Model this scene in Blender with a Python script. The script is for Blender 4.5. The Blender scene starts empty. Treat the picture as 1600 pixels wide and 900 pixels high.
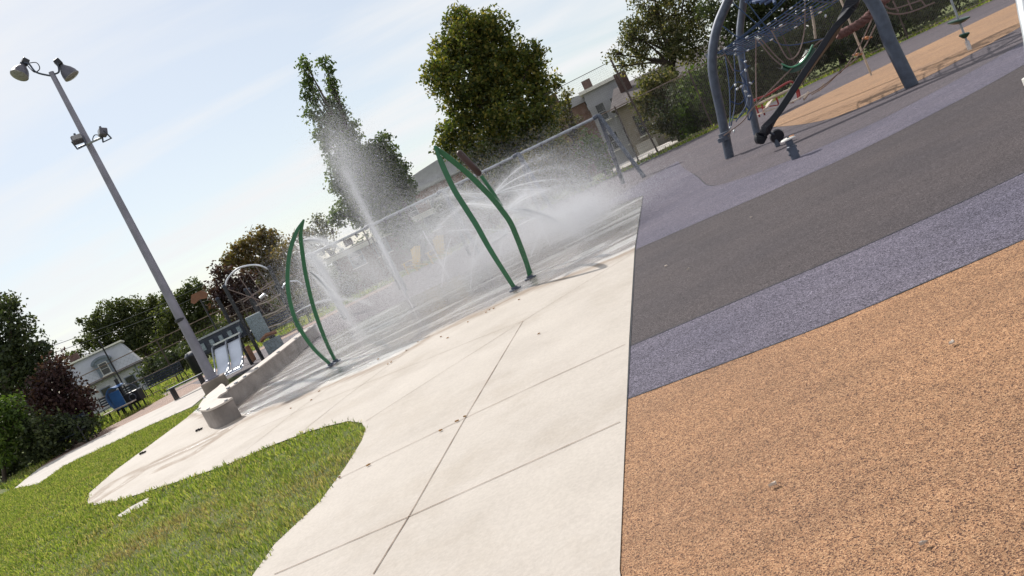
import bpy, bmesh, math, random
import numpy as np
from mathutils import Vector, Matrix, noise as mnoise
from mathutils.geometry import delaunay_2d_cdt
random.seed(7); RNG = np.random.default_rng(11)
R_ = math.radians
scene = bpy.context.scene

# ------------------------------------------------------------------ camera
FOC = 1180.0; ROLL = R_(25.6); PITCH = math.atan(146/FOC); EYE = 1.6
Fw = Vector((0, math.cos(PITCH), -math.sin(PITCH)))
r0 = Vector((1, 0, 0)); u0 = Vector((0, math.sin(PITCH), math.cos(PITCH)))
RX = r0*math.cos(ROLL) - u0*math.sin(ROLL); UX = r0*math.sin(ROLL) + u0*math.cos(ROLL)
cam_d = bpy.data.cameras.new('camera'); cam = bpy.data.objects.new('camera', cam_d)
scene.collection.objects.link(cam); scene.camera = cam
M3 = Matrix((RX, UX, -Fw)).transposed()
cam.matrix_world = Matrix.Translation((0, 0, EYE)) @ M3.to_4x4()
cam_d.sensor_width = 36; cam_d.lens = 36*FOC/1600
cam_d.clip_start = 0.05; cam_d.clip_end = 3000
# ------------------------------------------------------------------ world
SUN_AZ, SUN_EL = R_(-31), R_(44)
w = bpy.data.worlds.new('World'); scene.world = w; w.use_nodes = True
nt = w.node_tree; nt.nodes.clear(); N = nt.nodes.new; L = nt.links.new
out = N('ShaderNodeOutputWorld'); bg = N('ShaderNodeBackground'); bg.inputs[1].default_value = 0.1
sky = N('ShaderNodeTexSky'); sky.sky_type = 'NISHITA'; sky.sun_disc = False
sky.sun_elevation = SUN_EL; sky.sun_rotation = SUN_AZ; sky.dust_density = .6; sky.ozone_density = 2.2; sky.air_density = 1.2
tc = N('ShaderNodeTexCoord'); sep = N('ShaderNodeSeparateXYZ'); L(tc.outputs['Generated'], sep.inputs[0])
zz = N('ShaderNodeMath'); zz.operation = 'MAXIMUM'; zz.inputs[1].default_value = 0.0; L(sep.outputs[2], zz.inputs[0])
za = N('ShaderNodeMath'); za.operation = 'ADD'; za.inputs[1].default_value = 0.12; L(zz.outputs[0], za.inputs[0])
dv = []
for i in (0, 1):
    m = N('ShaderNodeMath'); m.operation = 'DIVIDE'; L(sep.outputs[i], m.inputs[0]); L(za.outputs[0], m.inputs[1]); dv.append(m)
cmb = N('ShaderNodeCombineXYZ'); L(dv[0].outputs[0], cmb.inputs[0]); L(dv[1].outputs[0], cmb.inputs[1])
mp = N('ShaderNodeMapping'); mp.inputs['Rotation'].default_value = (0, 0, R_(-12)); mp.inputs['Scale'].default_value = (0.38, 1.0, 1)
mp.inputs['Location'].default_value = (0.7, 1.9, 0)
L(cmb.outputs[0], mp.inputs[0])
nz = N('ShaderNodeTexNoise'); nz.inputs['Scale'].default_value = 1.5; nz.inputs['Detail'].default_value = 7
nz.inputs['Roughness'].default_value = 0.52; nz.inputs['Distortion'].default_value = 0.35; L(mp.outputs[0], nz.inputs['Vector'])
rp = N('ShaderNodeValToRGB'); rp.color_ramp.elements[0].position = 0.40; rp.color_ramp.elements[1].position = 0.63
rp.color_ramp.elements[0].color = (0.52,)*3+(1,); rp.color_ramp.elements[1].color = (0.97,)*3+(1,)
L(nz.outputs[0], rp.inputs[0])
mx = N('ShaderNodeMix'); mx.data_type = 'RGBA'; L(rp.outputs[0], mx.inputs['Factor']); L(sky.outputs[0], mx.inputs['A'])
mx.inputs['B'].default_value = (8.3, 8.4, 8.55, 1)
L(mx.outputs['Result'], bg.inputs[0]); L(bg.outputs[0], out.inputs[0])
# ------------------------------------------------------------------ sun
sd = bpy.data.lights.new('sun', 'SUN'); sd.energy = 4.2; sd.angle = R_(0.6); sd.color = (1.0, 0.945, 0.87)
so = bpy.data.objects.new('sun', sd); scene.collection.objects.link(so)
sdir = Vector((math.sin(SUN_AZ)*math.cos(SUN_EL), math.cos(SUN_AZ)*math.cos(SUN_EL), math.sin(SUN_EL)))
so.rotation_euler = sdir.to_track_quat('Z', 'Y').to_euler(); so.location = sdir*50
vs = scene.view_settings; vs.view_transform = 'Standard'; vs.look = 'None'; vs.exposure = 0.12; vs.gamma = 1
scene.render.engine = 'CYCLES'
scene.cycles.transparent_max_bounces = 24

# ------------------------------------------------------------------ helpers
def ray(x, y): return Fw*FOC + RX*(x-800) - UX*(y-450)
def G(x, y, z=0.0):                      # the ground point seen at a photo position
    d = ray(x, y); t = (z-EYE)/d.z; return Vector((d.x*t, d.y*t, z))
def P(x, y, D):                          # the point at distance D (along +Y)
    d = ray(x, y); t = D/d.y; return Vector((d.x*t, D, EYE+d.z*t))
def ter(y):                              # ground falls away beyond the fences
    return 0.0 if y < 36 else -0.03*(y-36)

class B:
    def __init__(s): s.v = []; s.f = []; s.sm = False
    def add(s, vs_, fs_):
        o = len(s.v); s.v += [tuple(q) for q in vs_]; s.f += [tuple(i+o for i in f) for f in fs_]; return s
    def box(s, c, sz, rz=0, M=None):
        x, y, z = (q/2 for q in sz)
        vs_ = [Vector((a*x, b*y, d*z)) for d in (-1, 1) for a, b in ((-1, -1), (1, -1), (1, 1), (-1, 1))]
        if M is None: M = Matrix.Rotation(rz, 3, 'Z')
        c = Vector(c)
        return s.add([c + M @ q for q in vs_], [(3, 2, 1, 0), (4, 5, 6, 7), (0, 1, 5, 4), (1, 2, 6, 5), (2, 3, 7, 6), (3, 0, 4, 7)])
    def beam(s, a, b, wdt, hgt, up=(0, 0, 1)):
        a, b = Vector(a), Vector(b); d = (b-a); ln = d.length; d.normalize()
        u = Vector(up); x = d.cross(u)
        if x.length < 1e-3: x = d.cross(Vector((0, 1, 0)))
        x.normalize(); u = x.cross(d)
        M = Matrix((d, x, u)).transposed()
        return s.box((a+b)/2, (ln, wdt, hgt), M=M)
    def tube(s, pts, r, n=8, flat=None, cap=True):
        pts = [Vector(p) for p in pts]; k = len(pts)
        rs = r if isinstance(r, (list, tuple)) else [r]*k
        t0 = (pts[1]-pts[0]).normalized(); up = Vector((0, 0, 1)) if abs(t0.z) < .9 else Vector((0, 1, 0))
        x = t0.cross(up).normalized(); vs_ = []
        for i, p in enumerate(pts):
            t = (pts[min(i+1, k-1)]-pts[max(i-1, 0)]).normalized()
            x = (x - t*x.dot(t)).normalized(); y = t.cross(x)
            for j in range(n):
                a = 2*math.pi*j/n; vs_.append(p + (x*math.cos(a) + y*math.sin(a))*rs[i])
        fs_ = [(i*n+j, i*n+(j+1) % n, (i+1)*n+(j+1) % n, (i+1)*n+j) for i in range(k-1) for j in range(n)]
        if cap: fs_ += [tuple(range(n))[::-1], tuple(range((k-1)*n, k*n))]
        return s.add(vs_, fs_)
    def ribbon(s, pts, wd, th, side):    # rectangular section bar swept along pts; side = width direction
        pts = [Vector(p) for p in pts]; k = len(pts); side = Vector(side).normalized(); vs_ = []
        for i, p in enumerate(pts):
            t = (pts[min(i+1, k-1)]-pts[max(i-1, 0)]).normalized()
            a = (side - t*side.dot(t)).normalized(); b = t.cross(a)
            wi = wd[i] if isinstance(wd, (list, tuple)) else wd
            for u_, v_ in ((-1, -1), (1, -1), (1, 1), (-1, 1)): vs_.append(p + a*(u_*wi/2) + b*(v_*th/2))
        fs_ = [(i*4+j, i*4+(j+1) % 4, (i+1)*4+(j+1) % 4, (i+1)*4+j) for i in range(k-1) for j in range(4)]
        fs_ += [(3, 2, 1, 0), tuple(range((k-1)*4, k*4))]
        return s.add(vs_, fs_)
    def lathe(s, o, prof, n=20, axis=(0, 0, 1)):
        o = Vector(o); ax = Vector(axis).normalized(); q = ax.to_track_quat('Z', 'Y'); vs_ = []
        for r, z in prof:
            for j in range(n):
                a = 2*math.pi*j/n; vs_.append(o + q @ Vector((r*math.cos(a), r*math.sin(a), z)))
        k = len(prof)
        fs_ = [(i*n+j, i*n+(j+1) % n, (i+1)*n+(j+1) % n, (i+1)*n+j) for i in range(k-1) for j in range(n)]
        fs_ += [tuple(range(n))[::-1], tuple(range((k-1)*n, k*n))]
        return s.add(vs_, fs_)
    def prism(s, poly, z0, z1):
        k = len(poly); vs_ = [(p[0], p[1], z0) for p in poly] + [(p[0], p[1], z1) for p in poly]
        return s.add(vs_, [tuple(range(k))[::-1], tuple(range(k, 2*k))] + [(i, (i+1) % k, (i+1) % k+k, i+k) for i in range(k)])
    def build(s, name, mat, parent=None, smooth=False, bevel=0):
        me = bpy.data.meshes.new(name); me.from_pydata(s.v, [], s.f); me.validate()
        bm = bmesh.new(); bm.from_mesh(me); bmesh.ops.recalc_face_normals(bm, faces=bm.faces); bm.to_mesh(me); bm.free()
        me.materials.append(mat)
        if smooth:
            for p in me.polygons: p.use_smooth = True
            me.set_sharp_from_angle(angle=R_(45))
        o = bpy.data.objects.new(name, me); scene.collection.objects.link(o)
        if bevel:
            bv = o.modifiers.new('bevel', 'BEVEL'); bv.width = bevel; bv.segments = 2; bv.limit_method = 'ANGLE'
        if parent:
            o.parent = parent; o.matrix_parent_inverse = Matrix.Translation(-parent.location)
        return o
def tag(o, label=None, cat=None, group=None, kind=None):
    for k, v in (('label', label), ('category', cat), ('group', group), ('kind', kind)):
        if v: o[k] = v
    return o
def thing(name, label, cat, loc=(0, 0, 0), group=None):
    o = bpy.data.objects.new(name, None); scene.collection.objects.link(o); o.location = loc; o.empty_display_size = .2
    return tag(o, label, cat, group)
def children(o): return [c for c in bpy.data.objects if c.parent == o]
def copy_tree(o, par=None):
    c = o.copy(); scene.collection.objects.link(c); c.parent = par
    for ch in children(o): copy_tree(ch, c)
    return c
def spline(pts, n=8):
    pts = [Vector(p) for p in pts]; q = [pts[0]*2-pts[1]] + pts + [pts[-1]*2-pts[-2]]; o = []
    for i in range(1, len(q)-2):
        for j in range(n):
            t = j/n; a, b, c, d = q[i-1:i+3]
            o.append(.5*((2*b)+(c-a)*t+(2*a-5*b+4*c-d)*t*t+(3*b-a-3*c+d)*t**3))
    return o + [pts[-1]]
def npmesh(name, v, f, mat, parent=None, attr=None):
    me = bpy.data.meshes.new(name); nv = len(v); nf, k = f.shape
    me.vertices.add(nv); me.vertices.foreach_set('co', np.asarray(v, np.float32).ravel())
    me.loops.add(nf*k); me.loops.foreach_set('vertex_index', f.astype(np.int32).ravel())
    me.polygons.add(nf); me.polygons.foreach_set('loop_start', (np.arange(nf)*k).astype(np.int32))
    me.polygons.foreach_set('loop_total', np.full(nf, k, np.int32))
    me.update(calc_edges=True); me.materials.append(mat)
    if attr:
        for an, av in attr.items():
            a = me.attributes.new(an, 'FLOAT', 'POINT'); a.data.foreach_set('value', np.asarray(av, np.float32))
    o = bpy.data.objects.new(name, me); scene.collection.objects.link(o)
    if parent: o.parent = parent; o.matrix_parent_inverse = Matrix.Translation(-parent.location)
    return o

# ------------------------------------------------------------------ materials
def mat_base(name):
    m = bpy.data.materials.new(name); m.use_nodes = True
    t = m.node_tree; b = t.nodes['Principled BSDF']; return m, t, b
def ramp(t, stops, fac):
    r = t.nodes.new('ShaderNodeValToRGB'); e = r.color_ramp.elements
    while len(e) < len(stops): e.new(.5)
    for q, (p, c) in zip(e, stops): q.position = p; q.color = (*c, 1)
    t.links.new(fac, r.inputs[0]); return r
def mixc(t, a, b, fac, mode='MIX'):
    m = t.nodes.new('ShaderNodeMix'); m.data_type = 'RGBA'; m.blend_type = mode
    for k, v in (('A', a), ('B', b), ('Factor', fac)):
        if hasattr(v, 'links'): t.links.new(v, m.inputs[k])
        elif k == 'Factor': m.inputs[k].default_value = v
        else: m.inputs[k].default_value = (*v, 1)
    return m.outputs['Result']
def pos(t, scale=(1, 1, 1), rot=0):
    g = t.nodes.new('ShaderNodeNewGeometry'); m = t.nodes.new('ShaderNodeMapping')
    m.inputs['Scale'].default_value = scale; m.inputs['Rotation'].default_value = (0, 0, rot)
    t.links.new(g.outputs['Position'], m.inputs[0]); return m.outputs[0]
def nnoise(t, sc, det=4, vec=None, rough=.55, dist=0):
    n = t.nodes.new('ShaderNodeTexNoise'); n.inputs['Scale'].default_value = sc; n.inputs['Detail'].default_value = det
    n.inputs['Roughness'].default_value = rough; n.inputs['Distortion'].default_value = dist
    t.links.new(vec if vec is not None else pos(t), n.inputs['Vector']); return n.outputs[0]
def bump(t, b, h, st=.3, d=.01):
    n = t.nodes.new('ShaderNodeBump'); n.inputs['Strength'].default_value = st; n.inputs['Distance'].default_value = d
    t.links.new(h, n.inputs['Height']); t.links.new(n.outputs[0], b.inputs['Normal'])
def simple(name, c, rough=.5, metal=0, var=.25, sc=6, bmp=.1, spec=.5):
    m, t, b = mat_base(name); n = nnoise(t, sc, 5)
    d = tuple(q*(1-var) for q in c); l = tuple(min(1, q*(1+var*.6)) for q in c)
    r = ramp(t, [(.3, d), (.7, l)], n); t.links.new(r.outputs[0], b.inputs['Base Color'])
    b.inputs['Roughness'].default_value = rough; b.inputs['Metallic'].default_value = metal
    b.inputs['Specular IOR Level'].default_value = spec
    if bmp: bump(t, b, nnoise(t, sc*6, 3), bmp, .004)
    return m
def rubber(name, dark, mid, light, sc=150):
    m, t, b = mat_base(name); p = pos(t)
    v = t.nodes.new('ShaderNodeTexVoronoi'); v.inputs['Scale'].default_value = sc; t.links.new(p, v.inputs['Vector'])
    s = t.nodes.new('ShaderNodeSeparateColor'); t.links.new(v.outputs['Color'], s.inputs[0])
    r = ramp(t, [(.0, dark), (.18, dark), (.36, mid), (.62, mid), (1, light)], s.outputs[0])
    n1 = nnoise(t, 28, 6, p, .75); n2 = nnoise(t, .7, 5, p)
    c = mixc(t, r.outputs[0], ramp(t, [(.3, (.66,)*3), (.7, (1.22,)*3)], n1).outputs[0], 1, 'MULTIPLY')
    c = mixc(t, c, ramp(t, [(.3, (.84, .85, .88)), (.7, (1.1, 1.08, 1.04))], n2).outputs[0], 1, 'MULTIPLY')
    n4 = nnoise(t, 3.5, 5, pos(t, (.25, 1.6, 1), .15))
    c = mixc(t, c, ramp(t, [(.35, (.88,)*3), (.65, (1.05,)*3)], n4).outputs[0], 1, 'MULTIPLY')
    t.links.new(c, b.inputs['Base Color']); b.inputs['Roughness'].default_value = .8
    b.inputs['Specular IOR Level'].default_value = .35
    bump(t, b, v.outputs['Distance'], .55, .006); return m
M = {}
M['orange'] = rubber('orange_rubber', (.085, .04, .027), (.37, .195, .10), (.59, .36, .20), 225)
M['purple'] = rubber('purple_rubber', (.03, .027, .042), (.118, .105, .145), (.28, .26, .33), 175)
M['dark'] = rubber('dark_rubber', (.02, .015, .017), (.070, .057, .061), (.15, .128, .135), 175)
M['greyr'] = rubber('grey_rubber', (.028, .023, .03), (.105, .088, .102), (.23, .20, .22))
M['tan'] = rubber('tan_rubber', (.14, .08, .045), (.38, .225, .13), (.55, .36, .22))
M['brownpath'] = rubber('brown_path', (.14, .08, .06), (.33, .22, .17), (.48, .34, .28))

def concrete_pad():
    m, t, b = mat_base('pad_concrete'); p = pos(t)
    a = t.nodes.new('ShaderNodeAttribute'); a.attribute_name = 'wet'
    n1 = nnoise(t, 1.1, 7, p, .6); n2 = nnoise(t, 45, 4, p)
    dry = ramp(t, [(.3, (.43, .387, .342)), (.7, (.492, .446, .398))], n1).outputs[0]
    dry = mixc(t, dry, ramp(t, [(.35, (.93,)*3), (.65, (1.04,)*3)], n2).outputs[0], 1, 'MULTIPLY')
    st = nnoise(t, .45, 6, p, .7); dry = mixc(t, dry, ramp(t, [(.36, (.88, .86, .83)), (.5, (1, 1, 1)), (.7, (1.05, 1.05, 1.04))], st).outputs[0], 1, 'MULTIPLY')
    sp_ = nnoise(t, 160, 2, p); dry = mixc(t, dry, ramp(t, [(.24, (.72,)*3), (.33, (1,)*3)], sp_).outputs[0], 1, 'MULTIPLY')
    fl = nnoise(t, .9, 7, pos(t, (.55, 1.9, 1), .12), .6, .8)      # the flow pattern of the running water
    wet = ramp(t, [(.34, (.15, .11, .082)), (.46, (.27, .215, .175)), (.52, (.42, .375, .335)), (.62, (.62, .60, .57))], fl).outputs[0]  # pale end stands for foam and sky reflection painted into the wet colour
    f = t.nodes.new('ShaderNodeMath'); f.operation = 'MULTIPLY_ADD'; f.inputs[1].default_value = .5
    n3 = nnoise(t, 4.5, 7, pos(t, (.6, 1.6, 1), .3), .65); t.links.new(n3, f.inputs[0]); t.links.new(a.outputs['Fac'], f.inputs[2])
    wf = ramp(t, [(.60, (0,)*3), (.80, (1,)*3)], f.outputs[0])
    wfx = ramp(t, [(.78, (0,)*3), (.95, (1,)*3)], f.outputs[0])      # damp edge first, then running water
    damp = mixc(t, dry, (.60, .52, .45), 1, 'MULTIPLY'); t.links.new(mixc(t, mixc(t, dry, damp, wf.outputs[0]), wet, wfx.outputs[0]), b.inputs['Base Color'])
    rr = ramp(t, [(.35, (.10,)*3), (.7, (.38,)*3)], fl)
    wf3 = ramp(t, [(.84, (0,)*3), (.98, (1,)*3)], f.outputs[0]); t.links.new(mixc(t, (.8,)*3, rr.outputs[0], wf3.outputs[0]), b.inputs['Roughness'])
    rip = nnoise(t, 26, 5, pos(t, (1, .8, 1)), .6, .6)
    h = mixc(t, n2, rip, wf.outputs[0]); bump(t, b, h, .25, .010)
    cw = t.nodes.new('ShaderNodeMath'); cw.operation = 'MULTIPLY'; cw.inputs[1].default_value = 1.0; wf2 = ramp(t, [(.86, (0,)*3), (1.0, (1,)*3)], f.outputs[0]); t.links.new(wf2.outputs[0], cw.inputs[0])
    t.links.new(cw.outputs[0], b.inputs['Coat Weight']); b.inputs['Coat Roughness'].default_value = .12; b.inputs['Coat IOR'].default_value = 1.45
    w1 = nnoise(t, 17, 3, pos(t, (.8, 1.2, 1), .2), .6, .4); w2 = nnoise(t, 70, 2, p)
    hh = mixc(t, w1, w2, .25); bn = t.nodes.new('ShaderNodeBump'); bn.inputs['Strength'].default_value = .9; bn.inputs['Distance'].default_value = .02
    t.links.new(hh, bn.inputs['Height']); t.links.new(bn.outputs[0], b.inputs['Coat Normal'])
    return m
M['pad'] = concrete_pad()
M['path'] = simple('path_concrete', (.49, .45, .41), .85, 0, .1, 1.5)
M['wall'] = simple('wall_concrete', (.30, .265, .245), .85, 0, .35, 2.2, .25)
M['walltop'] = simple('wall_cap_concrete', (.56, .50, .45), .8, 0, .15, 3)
M['block'] = simple('block_concrete', (.27, .22, .19), .9, 0, .35, 3, .3)
M['joint'] = simple('joint_dirt', (.23, .16, .115), .9, 0, .5, 9)
M['galv'] = simple('galvanised_steel', (.33, .35, .385), .42, .55, .25, 9)
M['galvdark'] = simple('dark_galvanised_steel', (.075, .09, .125), .5, .35, .3, 7)
M['galvlight'] = simple('light_galvanised_steel', (.55, .58, .60), .4, .4, .2, 5)
M['polemetal'] = simple('pole_metal', (.25, .24, .29), .5, .3, .2, 3)
M['green'] = simple('green_paint', (.022, .125, .052), .35, 0, .15, 5, .03)
M['darkgreen'] = simple('dark_green_plastic', (.012, .05, .032), .35)
M['palegreen'] = simple('pale_green_tube', (.10, .34, .2), .4)
M['cattail'] = simple('brown_paint', (.05, .02, .016), .5)
M['black'] = simple('black_paint', (.015, .016, .022), .38, 0, .2)
M['blackgloss'] = simple('black_gloss', (.007, .008, .014), .45, 0, .2, 3, .02, .3)
M['rope_blue'] = simple('blue_rope', (.03, .065, .15), .6, 0, .4, 60, .3)
M['rope_tan'] = simple('tan_rope', (.22, .16, .14), .8, 0, .3, 60, .3)
M['rope_mauve'] = simple('braided_rope', (.17, .085, .075), .85, 0, .4, 30, .5)
M['silver'] = simple('bright_metal', (.7, .72, .76), .25, .7, .1)
M['slide'] = simple('slide_metal', (.62, .66, .74), .38, .4, .1, 3, .02)
M['orangep'] = simple('orange_plastic', (.20, .085, .04), .5)
M['white'] = simple('white_plastic', (.7, .68, .64), .5, 0, .12)
M['navy'] = simple('navy_panel', (.02, .028, .05), .5, 0, .3)
M['bluep'] = simple('blue_plastic', (.03, .11, .30), .3, 0, .3, 3)
M['greyp'] = simple('speckled_grey_panel', (.20, .25, .28), .6, 0, .5, 30)
M['red'] = simple('red_paint', (.26, .022, .02), .4)
M['plank'] = simple('weathered_plank', (.52, .44, .37), .7, 0, .25)
M['yellow'] = simple('yellow_plastic', (.62, .42, .05), .5, 0, .12)
M['brass'] = simple('tan_metal', (.42, .34, .27), .5, .3)
M['orangeplate'] = simple('orange_step', (.48, .22, .10), .6)
M['lens'] = simple('lamp_glass', (.28, .27, .27), .2, .0, .3, 20)
M['lamphousing'] = simple('lamp_housing', (.12, .115, .14), .5, .4, .3)
M['white_stucco'] = simple('stained_white_stucco', (.47, .47, .49), .9, 0, .2, 1.2, .1)
M['roofgrey'] = simple('pale_grey_roof', (.43, .44, .49), .8, 0, .08, 2)
M['roofdark'] = simple('dark_shingle', (.10, .085, .085), .9, 0, .3, 3)
M['trimblue'] = simple('grey_blue_trim', (.17, .20, .26), .7)
M['glass'] = simple('window_glass', (.03, .035, .04), .08, 0, .3, 1, 0)
M['brick'] = simple('weathered_brick', (.10, .06, .052), .9, 0, .3, 4, .3)
M['brickbrown'] = simple('brown_brick', (.20, .115, .085), .9, 0, .3, 2, .2)
M['beige'] = simple('beige_stucco', (.30, .245, .20), .9, 0, .2, 1)
M['greysid'] = simple('grey_siding', (.36, .355, .38), .8, 0, .15, 1)
M['fascia'] = simple('white_fascia', (.80, .76, .70), .6, 0, .08)
M['asphalt'] = simple('asphalt', (.05, .05, .052), .9)
M['bark'] = simple('bark', (.075, .055, .045), .95, 0, .4, 6, .5)
M['fence'] = simple('fence_steel', (.10, .075, .065), .7, .2, .4, 5)
M['rail'] = simple('rail_steel', (.28, .21, .17), .6, .3, .4, 5)
M['wire'] = simple('fence_wire', (.09, .08, .075), .6, .3, .2, 3, 0)
M['litter'] = simple('dry_leaf', (.32, .17, .06), .9, 0, .3, 20)
M['rubbish'] = simple('black_rag', (.02, .018, .018), .9)
def leafmat(name, cols, trans=.45, rough=.55):
    m = bpy.data.materials.new(name); m.use_nodes = True; t = m.node_tree; b = t.nodes['Principled BSDF']; o = t.nodes['Material Output']
    g = t.nodes.new('ShaderNodeNewGeometry')
    r = ramp(t, [(i/(len(cols)-1), c) for i, c in enumerate(cols)], g.outputs['Random Per Island'])
    n = nnoise(t, .55, 3); c = mixc(t, r.outputs[0], ramp(t, [(.3, (.65, .7, .7)), (.7, (1.3, 1.25, 1.1))], n).outputs[0], 1, 'MULTIPLY')
    t.links.new(c, b.inputs['Base Color']); b.inputs['Roughness'].default_value = rough; b.inputs['Specular IOR Level'].default_value = .35
    tr = t.nodes.new('ShaderNodeBsdfTranslucent'); c2 = mixc(t, c, (1.5, 1.6, .7), 1, 'MULTIPLY'); t.links.new(c2, tr.inputs[0])
    mx = t.nodes.new('ShaderNodeMixShader'); mx.inputs[0].default_value = trans
    t.links.new(b.outputs[0], mx.inputs[1]); t.links.new(tr.outputs[0], mx.inputs[2]); t.links.new(mx.outputs[0], o.inputs[0]); return m
LM = {
 'maple': leafmat('maple_leaves', [(.04, .06, .02), (.075, .10, .028), (.15, .16, .04), (.28, .22, .06)]),
 'poplar': leafmat('poplar_leaves', [(.035, .06, .028), (.07, .11, .035), (.14, .18, .055)]),
 'oak': leafmat('oak_leaves', [(.035, .05, .022), (.065, .08, .03), (.10, .105, .04)]),
 'purple': leafmat('purple_leaves', [(.03, .014, .02), (.06, .028, .035), (.09, .05, .045)], .35),
 'bush': leafmat('bush_leaves', [(.04, .07, .018), (.08, .13, .028), (.14, .19, .045)]),
 'darkbush': leafmat('dark_leaves', [(.025, .036, .022), (.05, .068, .03), (.09, .105, .045)], .3),
 'olive': leafmat('olive_leaves', [(.06, .06, .025), (.11, .11, .04), (.20, .16, .07)]),
 'dry': leafmat('autumn_leaves', [(.08, .07, .03), (.14, .11, .04), (.22, .15, .05), (.10, .05, .03)]),
 'sparse': leafmat('sparse_leaves', [(.05, .06, .03), (.10, .11, .05), (.22, .18, .12)]),
}
def grassmat():
    m = bpy.data.materials.new('grass_blades'); m.use_nodes = True; t = m.node_tree; b = t.nodes['Principled BSDF']; o = t.nodes['Material Output']
    g = t.nodes.new('ShaderNodeNewGeometry'); a = t.nodes.new('ShaderNodeAttribute'); a.attribute_name = 'dry'
    gr = ramp(t, [(0, (.055, .10, .012)), (.45, (.17, .245, .035)), (.8, (.35, .40, .08)), (1, (.42, .38, .15))], g.outputs['Random Per Island']).outputs[0]
    dr = ramp(t, [(0, (.15, .10, .05)), (.6, (.34, .24, .14)), (1, (.5, .38, .24))], g.outputs['Random Per Island']).outputs[0]
    c = mixc(t, gr, dr, a.outputs['Fac']); t.links.new(c, b.inputs['Base Color']); b.inputs['Roughness'].default_value = .5
    tr = t.nodes.new('ShaderNodeBsdfTranslucent'); c2 = mixc(t, c, (1.3, 1.35, .8), 1, 'MULTIPLY'); t.links.new(c2, tr.inputs[0])
    mx = t.nodes.new('ShaderNodeMixShader'); mx.inputs[0].default_value = .5
    t.links.new(b.outputs[0], mx.inputs[1]); t.links.new(tr.outputs[0], mx.inputs[2]); t.links.new(mx.outputs[0], o.inputs[0]); return m
M['blades'] = grassmat()
def turfmat():
    m, t, b = mat_base('turf_soil'); n = nnoise(t, 1.2, 6); n2 = nnoise(t, 60, 4)
    c = ramp(t, [(.3, (.075, .085, .025)), (.55, (.13, .16, .035)), (.75, (.19, .17, .07))], n).outputs[0]
    c = mixc(t, c, ramp(t, [(.3, (.5,)*3), (.7, (1.4,)*3)], n2).outputs[0], 1, 'MULTIPLY')
    t.links.new(c, b.inputs['Base Color']); b.inputs['Roughness'].default_value = .95; bump(t, b, n2, .8, .03); return m
M['turf'] = turfmat()
def dropmat():
    # water scatters most light and lets the rest straight through
    m = bpy.data.materials.new('water_drops'); m.use_nodes = True; t = m.node_tree; o = t.nodes['Material Output']
    b = t.nodes['Principled BSDF']; b.inputs['Base Color'].default_value = (.93, .94, .96, 1); b.inputs['Roughness'].default_value = .25
    b.inputs['Specular IOR Level'].default_value = .8
    g = t.nodes.new('ShaderNodeNewGeometry')
    r = ramp(t, [(0, (.80, .82, .86)), (1, (.97, .98, 1))], g.outputs['Random Per Island']); t.links.new(r.outputs[0], b.inputs['Base Color'])
    tr = t.nodes.new('ShaderNodeBsdfTranslucent'); tr.inputs[0].default_value = (.96, .97, 1, 1)
    mx = t.nodes.new('ShaderNodeMixShader'); mx.inputs[0].default_value = .6
    t.links.new(b.outputs[0], mx.inputs[1]); t.links.new(tr.outputs[0], mx.inputs[2])
    tp = t.nodes.new('ShaderNodeBsdfTransparent'); m2 = t.nodes.new('ShaderNodeMixShader'); m2.inputs[0].default_value = .4
    t.links.new(mx.outputs[0], m2.inputs[1]); t.links.new(tp.outputs[0], m2.inputs[2]); t.links.new(m2.outputs[0], o.inputs[0]); return m
M['drop'] = dropmat()

# ------------------------------------------------------------------ ground sheets
def sheet(name, poly, z, mat, step=0, wetf=None, thick=0):
    """flat polygon; with step>0 it gets interior points and a 'wet' attribute"""
    poly = [Vector((p[0], p[1])) for p in poly]
    if not step:
        b = B(); k = len(poly); b.add([(p.x, p.y, z) for p in poly], [tuple(range(k))])
        if thick: b = B().prism([(p.x, p.y) for p in poly], z-thick, z)
        o = b.build(name, mat); 
        if not thick and o.data.polygons[0].normal.z < 0: o.data.flip_normals()
    else:
        bd = []
        for i, p in enumerate(poly):
            q = poly[(i+1) % len(poly)]; n = max(1, int((q-p).length/step))
            for j in range(n): bd.append(p.lerp(q, j/n))
        xs = [p.x for p in poly]; ys = [p.y for p in poly]; ins = []
        for x in np.arange(min(xs), max(xs), step):
            for y in np.arange(min(ys), max(ys), step): ins.append(Vector((x+random.uniform(-.2, .2)*step, y+random.uniform(-.2, .2)*step)))
        nb = len(bd); vv, ee, ff, *_ = delaunay_2d_cdt(bd+ins, [(i, (i+1) % nb) for i in range(nb)], [list(range(nb))], 1, 1e-5)
        me = bpy.data.meshes.new(name); me.from_pydata([(v.x, v.y, z) for v in vv], [], [f for f in ff]); me.materials.append(mat)
        if me.polygons[0].normal.z < 0: me.flip_normals()
        a = me.attributes.new('wet', 'FLOAT', 'POINT'); a.data.foreach_set('value', [wetf(v.x, v.y) for v in vv])
        o = bpy.data.objects.new(name, me); scene.collection.objects.link(o)
    return tag(o, kind='structure')
def gp(l): return [G(x, y) for x, y in l]
def inpoly(x, y, poly):
    x = np.asarray(x); y = np.asarray(y); c = np.zeros(x.shape, bool); j = len(poly)-1
    for i in range(len(poly)):
        xi, yi, xj, yj = poly[i][0], poly[i][1], poly[j][0], poly[j][1]
        if yi != yj: c ^= ((yi > y) != (yj > y)) & (x < (xj-xi)*(y-yi)/(yj-yi)+xi)
        j = i
    return c
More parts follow.
